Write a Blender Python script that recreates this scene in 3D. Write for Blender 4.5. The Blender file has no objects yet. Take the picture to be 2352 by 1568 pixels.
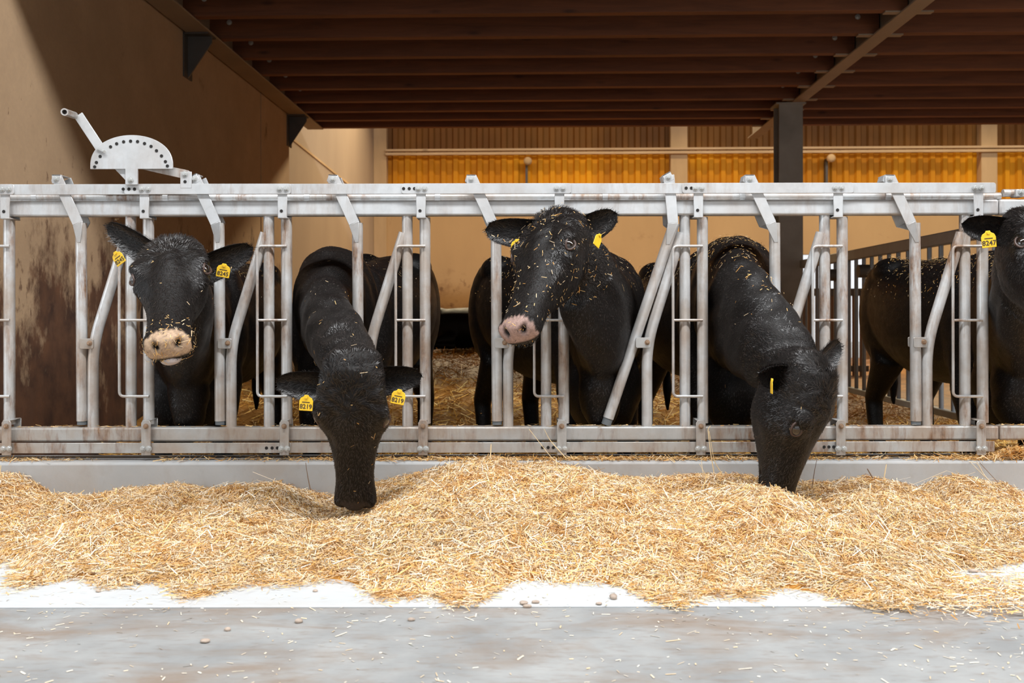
import bpy, math, random
import numpy as np
from mathutils import Vector, Matrix, Euler

# ------------------------------------------------------------------ camera, world, light, exposure
F = 2352 * 35.0 / 36.0            # focal length in pixels of the 2352 x 1568 frame
CX, HY = 1176.0, 717.0            # principal column, horizon row
CAMZ = 0.82                       # the photographer crouches
ROLL = 0.0018
scene = bpy.context.scene
col = scene.collection

cam_data = bpy.data.cameras.new('camera')
cam_data.lens = 35.0
cam_data.sensor_width = 36.0
cam_data.shift_y = -(784.0 - HY) / 2352.0
cam_data.clip_end = 200
cam_data.dof.use_dof = True
cam_data.dof.focus_distance = 4.05
cam_data.dof.aperture_fstop = 4.5
cam = bpy.data.objects.new('camera', cam_data)
cam.location = (0, 0, CAMZ)
cam.rotation_euler = (math.pi / 2, ROLL, 0)
col.objects.link(cam)
scene.camera = cam

world = bpy.data.worlds.new('daylight')
scene.world = world
world.use_nodes = True
wb = world.node_tree.nodes['Background']
wb.inputs[0].default_value = (0.93, 0.96, 1.0, 1)
wb.inputs[1].default_value = 1.05

def area_light(name, loc, rot, sx, sy, power, colr):
    l = bpy.data.lights.new(name, 'AREA')
    l.shape = 'RECTANGLE'; l.size = sx; l.size_y = sy; l.energy = power; l.color = colr
    o = bpy.data.objects.new(name, l); o.location = loc; o.rotation_euler = rot
    col.objects.link(o)
    return o

# daylight through the long glazed ridge over the feeding alley, the ridge over the far bay, and the open barn door at the left
area_light('ridge_skylight', (4.3, 0.75, 6.95), (math.radians(26), 0, 0), 17.4, 0.75, 2000, (0.96, 0.98, 1.0))
area_light('far_bay_skylight', (3.5, 16.3, 5.6), (math.radians(-42), 0, 0), 16.0, 0.6, 1120, (1.0, 0.80, 0.50))
area_light('barn_door_daylight', (-9.5, -0.5, 2.4), (0, math.radians(-90), math.radians(10)), 4.2, 4.5, 190, (0.86, 0.94, 1.0))
area_light('alley_fill', (0.5, -6.4, 2.6), (math.radians(90), 0, 0), 9.0, 4.0, 12, (0.95, 0.97, 1.0))  # added fill from behind the camera, no source of its own

scene.view_settings.view_transform = 'Standard'
scene.view_settings.look = 'None'
scene.view_settings.gamma = 1.0
scene.view_settings.use_curve_mapping = False
scene.view_settings.exposure = 0.0

# ------------------------------------------------------------------ helpers
_c, _s = math.cos(ROLL), math.sin(ROLL)
def P(px, py, d):
    """a point of the place, d metres in front of the camera, seen at pixel (px, py)"""
    dx, dy = (px - CX) / F * d, (HY - py) / F * d
    return Vector((dx * _c + dy * _s, d, CAMZ - dx * _s + dy * _c))

YAW = math.radians(1.4)           # the building stands slightly turned to the feed fence
_bc, _bs = math.cos(YAW), math.sin(YAW)
def B(bx, bd, z):
    """building frame -> world"""
    return Vector((bx * _bc + bd * _bs, -bx * _bs + bd * _bc, z))
def wall_bd(px, bx):
    """depth along a side wall at bx where pixel column px meets it"""
    r = (px - CX) / F
    return bx * (_bc + r * _bs) / (r * _bc - _bs)

rng = np.random.default_rng(7)

def tag(o, label=None, cat=None, group=None, kind=None):
    if label: o['label'] = label
    if cat: o['category'] = cat
    if group: o['group'] = group
    if kind: o['kind'] = kind
    return o

def set_parent(o, parent):
    o.parent = parent
    if parent.type == 'EMPTY':
        o.matrix_parent_inverse = Matrix.Translation(-Vector(parent.location))

def empty(name, loc):
    o = bpy.data.objects.new(name, None)
    o.location = loc; o.empty_display_size = 0.1
    col.objects.link(o)
    return o

def mesh_np(name, verts, quads=None, tris=None):
    """fast mesh from numpy arrays"""
    me = bpy.data.meshes.new(name)
    verts = np.asarray(verts, dtype=np.float32).reshape(-1, 3)
    nq = 0 if quads is None else len(quads)
    nt = 0 if tris is None else len(tris)
    loops = []
    if nq: loops.append(np.asarray(quads, dtype=np.int32).ravel())
    if nt: loops.append(np.asarray(tris, dtype=np.int32).ravel())
    loops = np.concatenate(loops)
    starts = np.concatenate([np.arange(nq) * 4, nq * 4 + np.arange(nt) * 3]).astype(np.int32)
    totals = np.concatenate([np.full(nq, 4), np.full(nt, 3)]).astype(np.int32)
    me.vertices.add(len(verts)); me.vertices.foreach_set('co', verts.ravel())
    me.loops.add(len(loops)); me.loops.foreach_set('vertex_index', loops)
    me.polygons.add(nq + nt)
    me.polygons.foreach_set('loop_start', starts)
    me.polygons.foreach_set('loop_total', totals)
    me.update(calc_edges=True)
    return me

def link(name, me, mat=None, parent=None):
    o = bpy.data.objects.new(name, me)
    if mat is not None and len(me.materials) == 0: me.materials.append(mat)
    col.objects.link(o)
    if parent is not None: set_parent(o, parent)
    return o

class MB:
    """collects shapes into one mesh"""
    def __init__(s): s.v = []; s.f = []
    def add(s, vs, fs):
        n = len(s.v)
        s.v += [tuple(v) for v in vs]
        s.f += [tuple(i + n for i in f) for f in fs]
        return s
    def hexa(s, p):  # 8 corners: bottom 4 ccw, top 4 ccw
        return s.add(p, [(3, 2, 1, 0), (4, 5, 6, 7), (0, 1, 5, 4), (1, 2, 6, 5), (2, 3, 7, 6), (3, 0, 4, 7)])
    def box(s, x0, x1, y0, y1, z0, z1):
        return s.hexa([(x0, y0, z0), (x1, y0, z0), (x1, y1, z0), (x0, y1, z0), (x0, y0, z1), (x1, y0, z1), (x1, y1, z1), (x0, y1, z1)])
    def bbox(s, x0, x1, d0, d1, z0, z1):  # in the building frame
        return s.hexa([B(x0, d0, z0), B(x1, d0, z0), B(x1, d1, z0), B(x0, d1, z0), B(x0, d0, z1), B(x1, d0, z1), B(x1, d1, z1), B(x0, d1, z1)])
    def bar(s, a, b, w, t, side=Vector((0, -1, 0))):
        """flat bar from a to b: width w across, thickness t along side"""
        a, b = Vector(a), Vector(b)
        ax = (b - a).normalized(); t_ = (side - ax * side.dot(ax)).normalized(); w_ = ax.cross(t_)
        p = []
        for e in (a, b):
            p += [e - w_ * w / 2 - t_ * t / 2, e + w_ * w / 2 - t_ * t / 2, e + w_ * w / 2 + t_ * t / 2, e - w_ * w / 2 + t_ * t / 2]
        return s.hexa(p)
    def prism(s, poly, t):
        """polygon of 3D points extruded by vector t"""
        t = Vector(t); n = len(poly)
        vs = [Vector(p) for p in poly] + [Vector(p) + t for p in poly]
        fs = [tuple(range(n)), tuple(range(2 * n - 1, n - 1, -1))]
        fs += [((i + 1) % n, i, i + n, (i + 1) % n + n) for i in range(n)]
        return s.add(vs, fs)
    def tube(s, pts, r, n=14, caps=True, r2=None, inner=None):
        pts = [Vector(p) for p in pts]
        rs = r if isinstance(r, (list, tuple)) else [r] * len(pts)
        tang = []
        for i in range(len(pts)):
            a = pts[max(i - 1, 0)]; b = pts[min(i + 1, len(pts) - 1)]
            tang.append((b - a).normalized())
        ref = Vector((0, -1, 0)) if abs(tang[0].y) < 0.9 else Vector((0, 0, 1))
        nrm = (ref - tang[0] * ref.dot(tang[0])).normalized()
        rings = []
        for i, p in enumerate(pts):
            nrm = (nrm - tang[i] * nrm.dot(tang[i])).normalized()
            bi = tang[i].cross(nrm)
            rings.append([p + (nrm * math.cos(2 * math.pi * k / n) + bi * math.sin(2 * math.pi * k / n)) * rs[i] for k in range(n)])
        vs = [v for rg in rings for v in rg]; fs = []
        for i in range(len(pts) - 1):
            for k in range(n):
                fs.append((i * n + k, i * n + (k + 1) % n, (i + 1) * n + (k + 1) % n, (i + 1) * n + k))
        if caps:
            fs.append(tuple(range(n - 1, -1, -1))); m = (len(pts) - 1) * n
            fs.append(tuple(m + k for k in range(n)))
        return s.add(vs, fs)
    def build(s, name, mat, parent=None, bevel=0, smooth=40, seg=2):
        me = bpy.data.meshes.new(name)
        me.from_pydata(s.v, [], s.f)
        me.validate()
        if smooth:
            me.shade_smooth(); me.set_sharp_from_angle(angle=math.radians(smooth))
        o = link(name, me, mat, parent)
        if bevel:
            m = o.modifiers.new('edge', 'BEVEL'); m.width = bevel; m.segments = seg; m.limit_method = 'ANGLE'; m.angle_limit = math.radians(50)
        return o

def arc(c, r, a0, a1, n, ax, ay):
    return [c + ax * (r * math.cos(a0 + (a1 - a0) * i / n)) + ay * (r * math.sin(a0 + (a1 - a0) * i / n)) for i in range(n + 1)]

def rounded(pts, rad, n=6):
    """polyline with its inner corners rounded"""
    pts = [Vector(p) for p in pts]; out = [pts[0]]
    for i in range(1, len(pts) - 1):
        a, b, c = pts[i - 1], pts[i], pts[i + 1]
        r = min(rad, (a - b).length * 0.45, (c - b).length * 0.45)
        p, q = b + (a - b).normalized() * r, b + (c - b).normalized() * r
        for k in range(n + 1):
            t = k / n
            out.append(p * (1 - t) ** 2 + b * 2 * t * (1 - t) + q * t ** 2)
    out.append(pts[-1])
    return out

# ------------------------------------------------------------------ materials
class Nodes:
    def __init__(s, name):
        s.m = bpy.data.materials.new(name); s.m.use_nodes = True
        s.t = s.m.node_tree; s.b = s.t.nodes['Principled BSDF']
    def new(s, typ, **kw):
        n = s.t.nodes.new(typ)
        for k, v in kw.items():
            if k.startswith('_'): setattr(n, k[1:], v)
            else: n.inputs[k.replace('_', ' ')].default_value = v
        return n
    def L(s, a, b): s.t.links.new(a, b)
    def pos(s, scale=(1, 1, 1)):
        g = s.new('ShaderNodeNewGeometry'); m = s.new('ShaderNodeMapping')
        m.inputs['Scale'].default_value = scale
        s.L(g.outputs['Position'], m.inputs['Vector']); return m.outputs[0]
    def noise(s, vec, scale, detail=4, rough=0.55, dist=0.0):
        n = s.new('ShaderNodeTexNoise', Scale=scale, Detail=detail, Roughness=rough, Distortion=dist)
        if vec is not None: s.L(vec, n.inputs['Vector'])
        return n.outputs['Fac']
    def ramp(s, fac, stops):
        r = s.new('ShaderNodeValToRGB'); e = r.color_ramp.elements
        while len(e) < len(stops): e.new(0.5)
        for el, (p, c) in zip(e, stops):
            el.position = p; el.color = (*c, 1) if len(c) == 3 else c
        s.L(fac, r.inputs['Fac']); return r.outputs['Color']
    def mix(s, fac, a, b, mode='MIX'):
        n = s.new('ShaderNodeMix', _data_type='RGBA', _blend_type=mode)
        for sock, v in ((n.inputs[0], fac), (n.inputs[6], a), (n.inputs[7], b)):
            if hasattr(v, 'is_linked') or hasattr(v, 'links'): s.L(v, sock)
            elif isinstance(v, (int, float)): sock.default_value = v
            else: sock.default_value = (*v, 1)
        return n.outputs[2]
    def math(s, op, a, b=0.0):
        n = s.new('ShaderNodeMath', _operation=op)
        for i, v in enumerate((a, b)):
            if isinstance(v, (int, float)): n.inputs[i].default_value = v
            else: s.L(v, n.inputs[i])
        return n.outputs[0]
    def maprange(s, v, a, b, c=0.0, d=1.0):
        n = s.new('ShaderNodeMapRange'); s.L(v, n.inputs[0])
        for i, x in enumerate((a, b, c, d)): n.inputs[i + 1].default_value = x
        return n.outputs[0]
    def z(s):
        g = s.new('ShaderNodeNewGeometry'); x = s.new('ShaderNodeSeparateXYZ'); s.L(g.outputs['Position'], x.inputs[0]); return x.outputs
    def color(s, c):
        if hasattr(c, 'links'): s.L(c, s.b.inputs['Base Color'])
        else: s.b.inputs['Base Color'].default_value = (*c, 1)
    def rough(s, r): 
        if hasattr(r, 'links'): s.L(r, s.b.inputs['Roughness'])
        else: s.b.inputs['Roughness'].default_value = r
    def bump(s, h, strength=0.3, dist=0.01):
        n = s.new('ShaderNodeBump', Strength=strength, Distance=dist); s.L(h, n.inputs['Height']); s.L(n.outputs[0], s.b.inputs['Normal'])

def plain(name, c, rough=0.6, metal=0.0, var=0.12, scale=9.0):
    n = Nodes(name); p = n.pos()
    f = n.noise(p, scale, 5)
    n.color(n.ramp(f, [(0.3, tuple(x * (1 - var) for x in c)), (0.7, tuple(min(1, x * (1 + var)) for x in c))]))
    n.rough(rough); n.b.inputs['Metallic'].default_value = metal
    return n.m

def galvanised(name, rust=0.5, base=(0.53, 0.545, 0.555)):
    n = Nodes(name); p = n.pos()
    v = n.new('ShaderNodeTexVoronoi', Scale=55.0); n.L(p, v.inputs['Vector'])
    sp = n.ramp(v.outputs['Color'], [(0.0, tuple(x * 0.93 for x in base)), (1.0, tuple(min(1, x * 1.05) for x in base))])
    cl = n.mix(n.maprange(n.noise(p, 14, 5), 0.35, 0.7), sp, tuple(min(1, x * 1.13) for x in base))
    st = n.pos((14, 14, 2.6))
    r1 = n.noise(st, 1.6, 7, 0.65)
    r2 = n.noise(p, 3.1, 3)
    rr = n.math('MULTIPLY', n.maprange(r1, 0.46, 0.66), n.maprange(r2, 0.38, 0.60))
    rr = n.math('MULTIPLY', rr, rust)
    rc = n.ramp(n.noise(p, 60, 3), [(0.3, (0.13, 0.06, 0.028)), (0.7, (0.28, 0.16, 0.085))])
    soft = n.math('MULTIPLY', n.maprange(n.noise(p, 5.0, 5, 0.6), 0.42, 0.66), 0.60 * rust)
    cl = n.mix(soft, cl, (0.34, 0.24, 0.16))
    n.color(n.mix(rr, cl, rc))
    n.b.inputs['Metallic'].default_value = 0.30
    n.rough(n.maprange(rr, 0, 1, 0.33, 0.8))
    n.bump(n.noise(p, 180, 3), 0.08, 0.002)
    return n.m

M = {}
M['galv'] = galvanised('galvanised_steel', 0.35)
M['galv_rusty'] = galvanised('galvanised_steel_stained', 1.0, (0.50, 0.505, 0.505))
M['galv_low'] = galvanised('galvanised_steel_grimy', 1.0, (0.41, 0.41, 0.40))
M['galv_dull'] = plain('dull_galvanised_steel', (0.21, 0.22, 0.23), 0.45, 0.25)
M['hole'] = plain('punched_hole', (0.012, 0.01, 0.009), 0.9)
M['bolt'] = plain('zinc_bolt', (0.50, 0.51, 0.50), 0.35, 0.4, 0.08, 60)
M['bolt_rust'] = plain('rusty_bolt', (0.30, 0.20, 0.13), 0.6, 0.3, 0.3, 80)
M['rubber'] = plain('grey_rubber', (0.13, 0.15, 0.165), 0.7)
M['column'] = plain('grey_column_paint', (0.27, 0.255, 0.225), 0.6, 0.0, 0.2, 3)
M['beam'] = plain('beam_paint', (0.27, 0.20, 0.135), 0.6, 0.0, 0.12, 2)
M['dark_steel'] = plain('dark_bracket_steel', (0.085, 0.075, 0.065), 0.55, 0.3)
# ------------------------------------------------------------------ materials of the building
def wall_mat():
    n = Nodes('side_wall_concrete'); p = n.pos()
    base = n.ramp(n.noise(p, 2.2, 6, 0.6), [(0.3, (0.37, 0.245, 0.140)), (0.7, (0.46, 0.31, 0.180))])
    fine = n.noise(p, 40, 4)
    base = n.mix(n.maprange(fine, 0.3, 0.7, 0, 0.25), base, (0.30, 0.20, 0.13))
    z = n.z()[2]
    # manure splashes: ragged, denser low down on the wall
    st = n.pos((1.0, 1.0, 0.55))
    d1 = n.math('ADD', n.noise(st, 3.2, 8, 0.68), n.maprange(z, 0.35, 1.75, 0.20, -0.17))
    dirt = n.maprange(d1, 0.48, 0.60)
    dc = n.ramp(n.noise(p, 7, 5), [(0.3, (0.045, 0.019, 0.010)), (0.7, (0.135, 0.058, 0.026))])
    c = n.mix(dirt, base, dc)
    d2 = n.math('ADD', n.noise(st, 16, 4, 0.6), n.maprange(z, 0.6, 2.4, 0.06, -0.12))
    c = n.mix(n.math('MULTIPLY', n.maprange(d2, 0.60, 0.68), 0.75), c, (0.11, 0.05, 0.025))
    # damp discoloured band along the foot of the wall
    n.color(c); n.rough(0.85); n.bump(n.noise(p, 60, 5), 0.25, 0.004)
    return n.m
def far_wall_mat(name, a, b, dirty=True):
    n = Nodes(name); p = n.pos()
    c = n.ramp(n.noise(n.pos((1, 1, 0.35)), 1.3, 5), [(0.3, a), (0.7, b)])
    if dirty:
        z = n.z()[2]
        d1 = n.math('ADD', n.noise(p, 2.0, 7, 0.68), n.maprange(z, 0.5, 1.9, 0.14, -0.16))
        c = n.mix(n.maprange(d1, 0.46, 0.66, 0, .8), c, (0.20, 0.09, 0.035))
        d2 = n.math('ADD', n.noise(p, 5, 4, 0.6), n.maprange(z, 0.7, 2.0, 0.04, -0.15))
        c = n.mix(n.maprange(d2, 0.58, 0.66, 0, .8), c, (0.15, 0.07, 0.03))
    n.color(c); n.rough(0.85); n.bump(n.noise(p, 30, 5), 0.2, 0.005)
    return n.m
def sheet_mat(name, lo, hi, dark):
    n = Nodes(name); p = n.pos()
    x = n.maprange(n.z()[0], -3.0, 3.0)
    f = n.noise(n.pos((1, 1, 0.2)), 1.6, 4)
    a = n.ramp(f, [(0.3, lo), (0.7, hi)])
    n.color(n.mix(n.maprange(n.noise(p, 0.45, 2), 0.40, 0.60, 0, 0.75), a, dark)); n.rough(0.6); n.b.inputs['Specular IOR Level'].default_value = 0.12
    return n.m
def wood(name, a, b, scale=(0.8, 9, 9)):
    n = Nodes(name); p = n.pos(scale)
    f = n.noise(p, 2.0, 7, 0.62, 0.6)
    c = n.ramp(f, [(0.28, a), (0.72, b)])
    k = n.new('ShaderNodeTexVoronoi', Scale=2.1); n.L(n.pos((0.9, 3, 3)), k.inputs['Vector'])
    c = n.mix(n.maprange(k.outputs['Distance'], 0.05, 0.14, 0.7, 0.0), c, tuple(x * 0.35 for x in a))
    n.color(c); n.rough(0.7); n.bump(f, 0.15, 0.004)
    return n.m
def floor_mat(name, a, b, stain, amount, scale):
    n = Nodes(name); p = n.pos()
    c = n.ramp(n.noise(p, scale, 7, 0.6), [(0.32, a), (0.68, b)])
    s = n.noise(n.pos((0.9, 2.0, 1)), 2.2, 8, 0.66, 0.5)
    c = n.mix(n.math('MULTIPLY', n.maprange(s, 0.47, 0.68), amount), c, stain)
    s2 = n.noise(n.pos((1.5, 5.0, 1)), 9, 5, 0.6)
    c = n.mix(n.math('MULTIPLY', n.maprange(s2, 0.52, 0.7), amount * 0.5), c, tuple(x * 0.8 for x in stain))
    n.color(c); n.rough(0.6); n.bump(n.noise(p, 45, 6, 0.65), 0.12, 0.004)
    return n.m
M['wall'] = wall_mat()
M['far_wall'] = far_wall_mat('pale_far_wall', (0.33, 0.25, 0.185), (0.39, 0.30, 0.22), False)
M['back_wall'] = far_wall_mat('tan_back_wall', (0.43, 0.275, 0.130), (0.50, 0.325, 0.155))
M['post_conc'] = far_wall_mat('weathered_post', (0.36, 0.24, 0.12), (0.58, 0.40, 0.22), False)
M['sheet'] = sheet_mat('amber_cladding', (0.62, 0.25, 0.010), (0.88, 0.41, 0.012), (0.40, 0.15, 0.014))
M['sheet_upper_shaded'] = sheet_mat('shaded_cladding', (0.20, 0.085, 0.018), (0.30, 0.135, 0.030), (0.13, 0.055, 0.018))  # upper row: its dimmer light is painted in as darker brown
M['joist'] = wood('red_brown_timber', (0.105, 0.033, 0.011), (0.215, 0.070, 0.024))
M['deck'] = wood('dark_deck_boards', (0.045, 0.025, 0.015), (0.09, 0.05, 0.03))
M['rail_wood'] = wood('weathered_rail_wood', (0.42, 0.28, 0.15), (0.60, 0.43, 0.26))
M['slat_wood'] = wood('rusty_slat', (0.13, 0.075, 0.045), (0.22, 0.125, 0.07), (9, 9, 0.8))
M['feed_table'] = floor_mat('coated_feed_table', (0.50, 0.52, 0.53), (0.56, 0.575, 0.58), (0.46, 0.41, 0.36), 0.35, 1.6)
M['alley'] = floor_mat('worn_alley_concrete', (0.235, 0.24, 0.24), (0.35, 0.355, 0.35), (0.23, 0.170, 0.125), 0.85, 3.4)
M['curb'] = floor_mat('curb_concrete', (0.36, 0.365, 0.365), (0.42, 0.425, 0.425), (0.35, 0.29, 0.235), 0.5, 3.0)
M['pen_floor'] = floor_mat('dirty_pen_floor', (0.10, 0.055, 0.028), (0.20, 0.11, 0.05), (0.06, 0.03, 0.015), 0.8, 5.0)
M['roof'] = plain('roof_lining', (0.30, 0.25, 0.20), 0.8)
M['outside'] = plain('pale_yard', (0.62, 0.60, 0.56), 0.9)

D = 4.30                          # the plane of the feed fence
CEIL = CAMZ + 2.20                # underside of the joists
LW = -2.74                        # side wall
def S(o, label=None): return tag(o, label, None, None, 'structure')

# floors
S(MB().box(-13, 14, 2.785, D + 0.12, -0.06, 0.0).build('floor_feed_table', M['feed_table'], bevel=0.004), 'pale coated feed table strip along the curb')
S(MB().box(-13, 14, -7, 2.78, -0.06, -0.005).build('floor_alley', M['alley']), 'worn grey concrete alley floor in the foreground')
S(MB().box(-13, 14, D - 0.10, D + 0.13, -0.10, 0.190).build('curb', M['curb'], bevel=0.012), 'pale grey concrete curb under the feed fence')
S(MB().box(-13, 16, D + 0.12, 19.5, -0.14, -0.08).build('floor_pen', M['pen_floor']))

# side wall: two panels with an open joint, and the paler wall of the bay beyond
j0 = wall_bd(602, LW); j1 = wall_bd(598, LW); jend = wall_bd(665, LW)
jj = (j0 + j1) / 2
S(MB().bbox(LW - 0.2, LW, 4.42, jj - 0.015, -0.14, 6.9).build('wall_left', M['wall'], bevel=0.006), 'tan concrete side wall with brown manure splashes')
S(MB().bbox(LW - 0.2, LW, jj + 0.015, jend, -0.14, 6.9).build('wall_left_rear', M['wall'], bevel=0.006), 'narrow end panel of the tan side wall')
S(MB().bbox(LW - 0.2, LW - 0.05, jj - 0.02, jj + 0.02, -0.14, 6.9).build('wall_joint_strip', M['dark_steel']))
FW = LW - 0.22
back_bd = wall_bd(860, FW)
fw = MB().bbox(FW - 0.2, FW, jend - 0.6, back_bd + 0.2, -0.14, 6.9).build('wall_left_far', M['far_wall'])
S(fw, 'pale wall of the lit bay behind the side wall')
# horizontal panel joint on it
zj = CAMZ + (HY - 335) / F * B(FW, wall_bd(690, FW), 0).y
zj2 = CAMZ + (HY - 420) / F * B(FW, wall_bd(790, FW), 0).y
m = MB()
a, b = B(FW + 0.004, wall_bd(668, FW), zj + 0.02), B(FW + 0.004, wall_bd(855, FW), zj2 - 0.02)
m.bar(a, b, 0.03, 0.02, Vector((1, 0, 0))).build('panel_joint', M['post_conc'], fw)

# back wall: concrete below with a doorway, ribbed amber sheets above
zc = CAMZ + (HY - 462) / F * back_bd
def back_bx(px, bd):
    r = (px - CX) / F
    return bd * (r * _bc - _bs) / (_bc + r * _bs)
dx0, dx1 = back_bx(1800, back_bd), back_bx(1990, back_bd)
dz = CAMZ + (HY - 586) / F * back_bd
m = MB()
m.bbox(FW - 0.2, dx0, back_bd, back_bd + 0.2, -0.14, zc)
m.bbox(dx0, dx1, back_bd, back_bd + 0.2, dz, zc)
m.bbox(dx1, 13.0, back_bd, back_bd + 0.2, -0.14, zc)
bw = S(m.build('wall_back', M['back_wall']), 'tan concrete back wall below the amber sheets')
pitch, x = 0.222, FW
zt = 6.9
y0, y1 = back_bd + 0.06, back_bd + 0.115
prof = []
while x < 13:
    prof += [(x, y1), (x + 0.085, y1), (x + 0.115, y0), (x + 0.19, y0)]
    x += pitch
# sheets about 1 m wide, each its own piece
sheets = 0
step = 4 * 5
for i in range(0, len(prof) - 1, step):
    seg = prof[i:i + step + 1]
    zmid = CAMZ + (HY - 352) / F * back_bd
    for (za, zb_, key, dd) in ((zc - 0.05, zmid, 'sheet', 0.0), (zmid - 0.12, zt, 'sheet_upper_shaded', 0.012)):
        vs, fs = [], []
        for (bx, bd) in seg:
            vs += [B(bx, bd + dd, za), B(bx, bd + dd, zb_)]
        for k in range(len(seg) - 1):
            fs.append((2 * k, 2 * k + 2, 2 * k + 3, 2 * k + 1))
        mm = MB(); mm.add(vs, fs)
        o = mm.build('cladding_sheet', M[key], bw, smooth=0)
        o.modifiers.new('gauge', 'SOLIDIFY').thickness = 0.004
# posts against the back wall, the double timber rail and two round fittings
for px0, px1 in ((858, 888), (1541, 1580), (2255, 2292)):
    b0, b1 = back_bx(px0, back_bd - 0.1), back_bx(px1, back_bd - 0.1)
    S(MB().bbox(b0, b1, back_bd - 0.10, back_bd + 0.1, -0.1, 6.9).build('trim_post', M['post_conc'], bevel=0.01))
def back_z(py, bd): return CAMZ + (HY - py) / F * bd
for k, (pa, pb) in enumerate(((341, 346), (349, 355))):
    S(MB().bbox(back_bx(886, back_bd - 0.16), 13, back_bd - 0.17, back_bd - 0.10, back_z(pb, back_bd - 0.15), back_z(pa, back_bd - 0.15)).build('trim_rail', M['rail_wood'], bevel=0.004))
for k, (px, py) in enumerate(((1213, 371), (1908, 368))):
    bx, z = back_bx(px, back_bd - 0.2), back_z(py, back_bd - 0.2)
    t = empty('wall_fitting', B(bx, back_bd, z))
    tag(t, ['small round pale fitting on amber sheets left of the grey column', 'small round pale fitting on amber sheets right of the grey column'][k], 'fitting', 'round fittings on the back wall')
    c0 = B(bx, back_bd - 0.22, z)
    ring = MB()
    pts = [B(bx, back_bd - 0.30 + q, z) for q in (0, 0.01, 0.04, 0.10, 0.13)]
    ring.tube(pts, [0.035, 0.058, 0.075, 0.07, 0.045], 16).build('bulb', M['post_conc'], t)
    MB().bbox(bx - 0.03, bx + 0.03, back_bd - 0.18, back_bd + 0.07, z - 0.03, z + 0.03).build('bracket', M['dark_steel'], t, bevel=0.004)
    MB().bbox(bx - 0.045, bx - 0.005, back_bd - 0.06, back_bd + 0.07, zc - 0.02, z - 0.03).build('conduit', M['dark_steel'], t)
# yard outside the doorway
S(MB().box(-2, 16, back_bd + 0.4, back_bd + 14, -0.2, -0.15).build('ground_yard', M['outside']))

# the rest of the barn shell: roof, wall behind the camera and side wall far right keep the daylight to the ridges and doors
S(MB().bbox(-13, 14, -7.2, back_bd + 0.4, 7.4, 7.6).build('roof', M['roof']))
S(MB().box(-13, -6.0, -7.3, -7.1, -0.1, 7.4).build('wall_front_left', M['roof']))
S(MB().box(6.5, 14, -7.3, -7.1, -0.1, 7.4).build('wall_front_right', M['roof']))
S(MB().box(-6.0, 6.5, -7.3, -7.1, 4.6, 7.4).build('wall_front_lintel', M['roof']))
S(MB().bbox(13.2, 13.4, -7.2, back_bd + 0.4, -0.1, 7.4).build('wall_right', M['far_wall']))

# loft over the pen: joists, deck, steel beams
joist_bd = [4.62, 5.0, 5.53, 6.13, 6.73, 7.33, 7.935, 8.54, 9.13, 9.73, 10.33, 10.84, 11.33, 11.78]
BL0, BL1 = -2.72, -2.53
BR0, BR1 = 2.664, 2.796
ceil = S(MB().bbox(LW, 9.0, 4.40, 11.86, CEIL + 0.26, CEIL + 0.29).build('ceiling', M['deck']), 'dark deck boards over the timber joists')
def bolt_mesh(name, r, h, washer):
    mb = MB()
    if washer: mb.tube([(0, 0, 0), (0, -0.0022, 0)], r * 1.35, 16)
    mb.tube([(0, -0.002, 0), (0, -h * 0.85, 0), (0, -h, 0)], [r, r, r * 0.85], 6)
    mb.tube([(0, -h * 0.9, 0), (0, -h * 1.35, 0)], r * 0.5, 10)
    me = bpy.data.meshes.new(name); me.from_pydata(mb.v, [], mb.f)
    me.shade_smooth(); me.set_sharp_from_angle(angle=math.radians(35))
    return me
JB = bolt_mesh('joist_bolt', 0.016, 0.012, True); JB.materials.append(M['bolt'])
for k, bd in enumerate(joist_bd):
    for (x0, x1) in ((BL0 + 0.05, BR0 + 0.05), (BR1 - 0.05, 9.0)):
        jo = MB().bbox(x0, x1, bd, bd + 0.085, CEIL, CEIL + 0.26).build('joist', M['joist'], ceil, bevel=0.004)
        if bd > 7:
            ends = (x0 + 0.21, x1 - 0.17) if x0 < 0 else ()
            for e in ends:
                bo = link('bolt', JB, None, jo); bo.location = B(e, bd, CEIL + 0.13)
    if bd > 5:
        # bearing plate carrying the joist ends across the right beam
        S(MB().bbox(BR0 - 0.11, BR1 + 0.11, bd + 0.01, bd + 0.075, CEIL - 0.012, CEIL - 0.001).build('joist_plate', M['beam'], ceil))
# beams: I-sections running away from the viewer
def ibeam(name, x0, x1, d0, d1, mat, label):
    xm = (x0 + x1) / 2
    mb = MB()
    mb.bbox(x0, x1, d0, d1, CEIL - 0.020, CEIL - 0.006)
    mb.bbox(xm - 0.006, xm + 0.006, d0, d1, CEIL - 0.006, CEIL + 0.24)
    mb.bbox(x0, x1, d0, d1, CEIL + 0.24, CEIL + 0.255)
    return S(mb.build(name, mat, bevel=0.002), label)
ibeam('trim_beam', BL0, BL1, 4.5, 11.8, M['beam'], 'steel beam along the top of the side wall')
ibeam('trim_beam.001', BR0, BR1, 4.5, 12.6, M['beam'], 'pale steel beam crossing the joists above the grey column')
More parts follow.
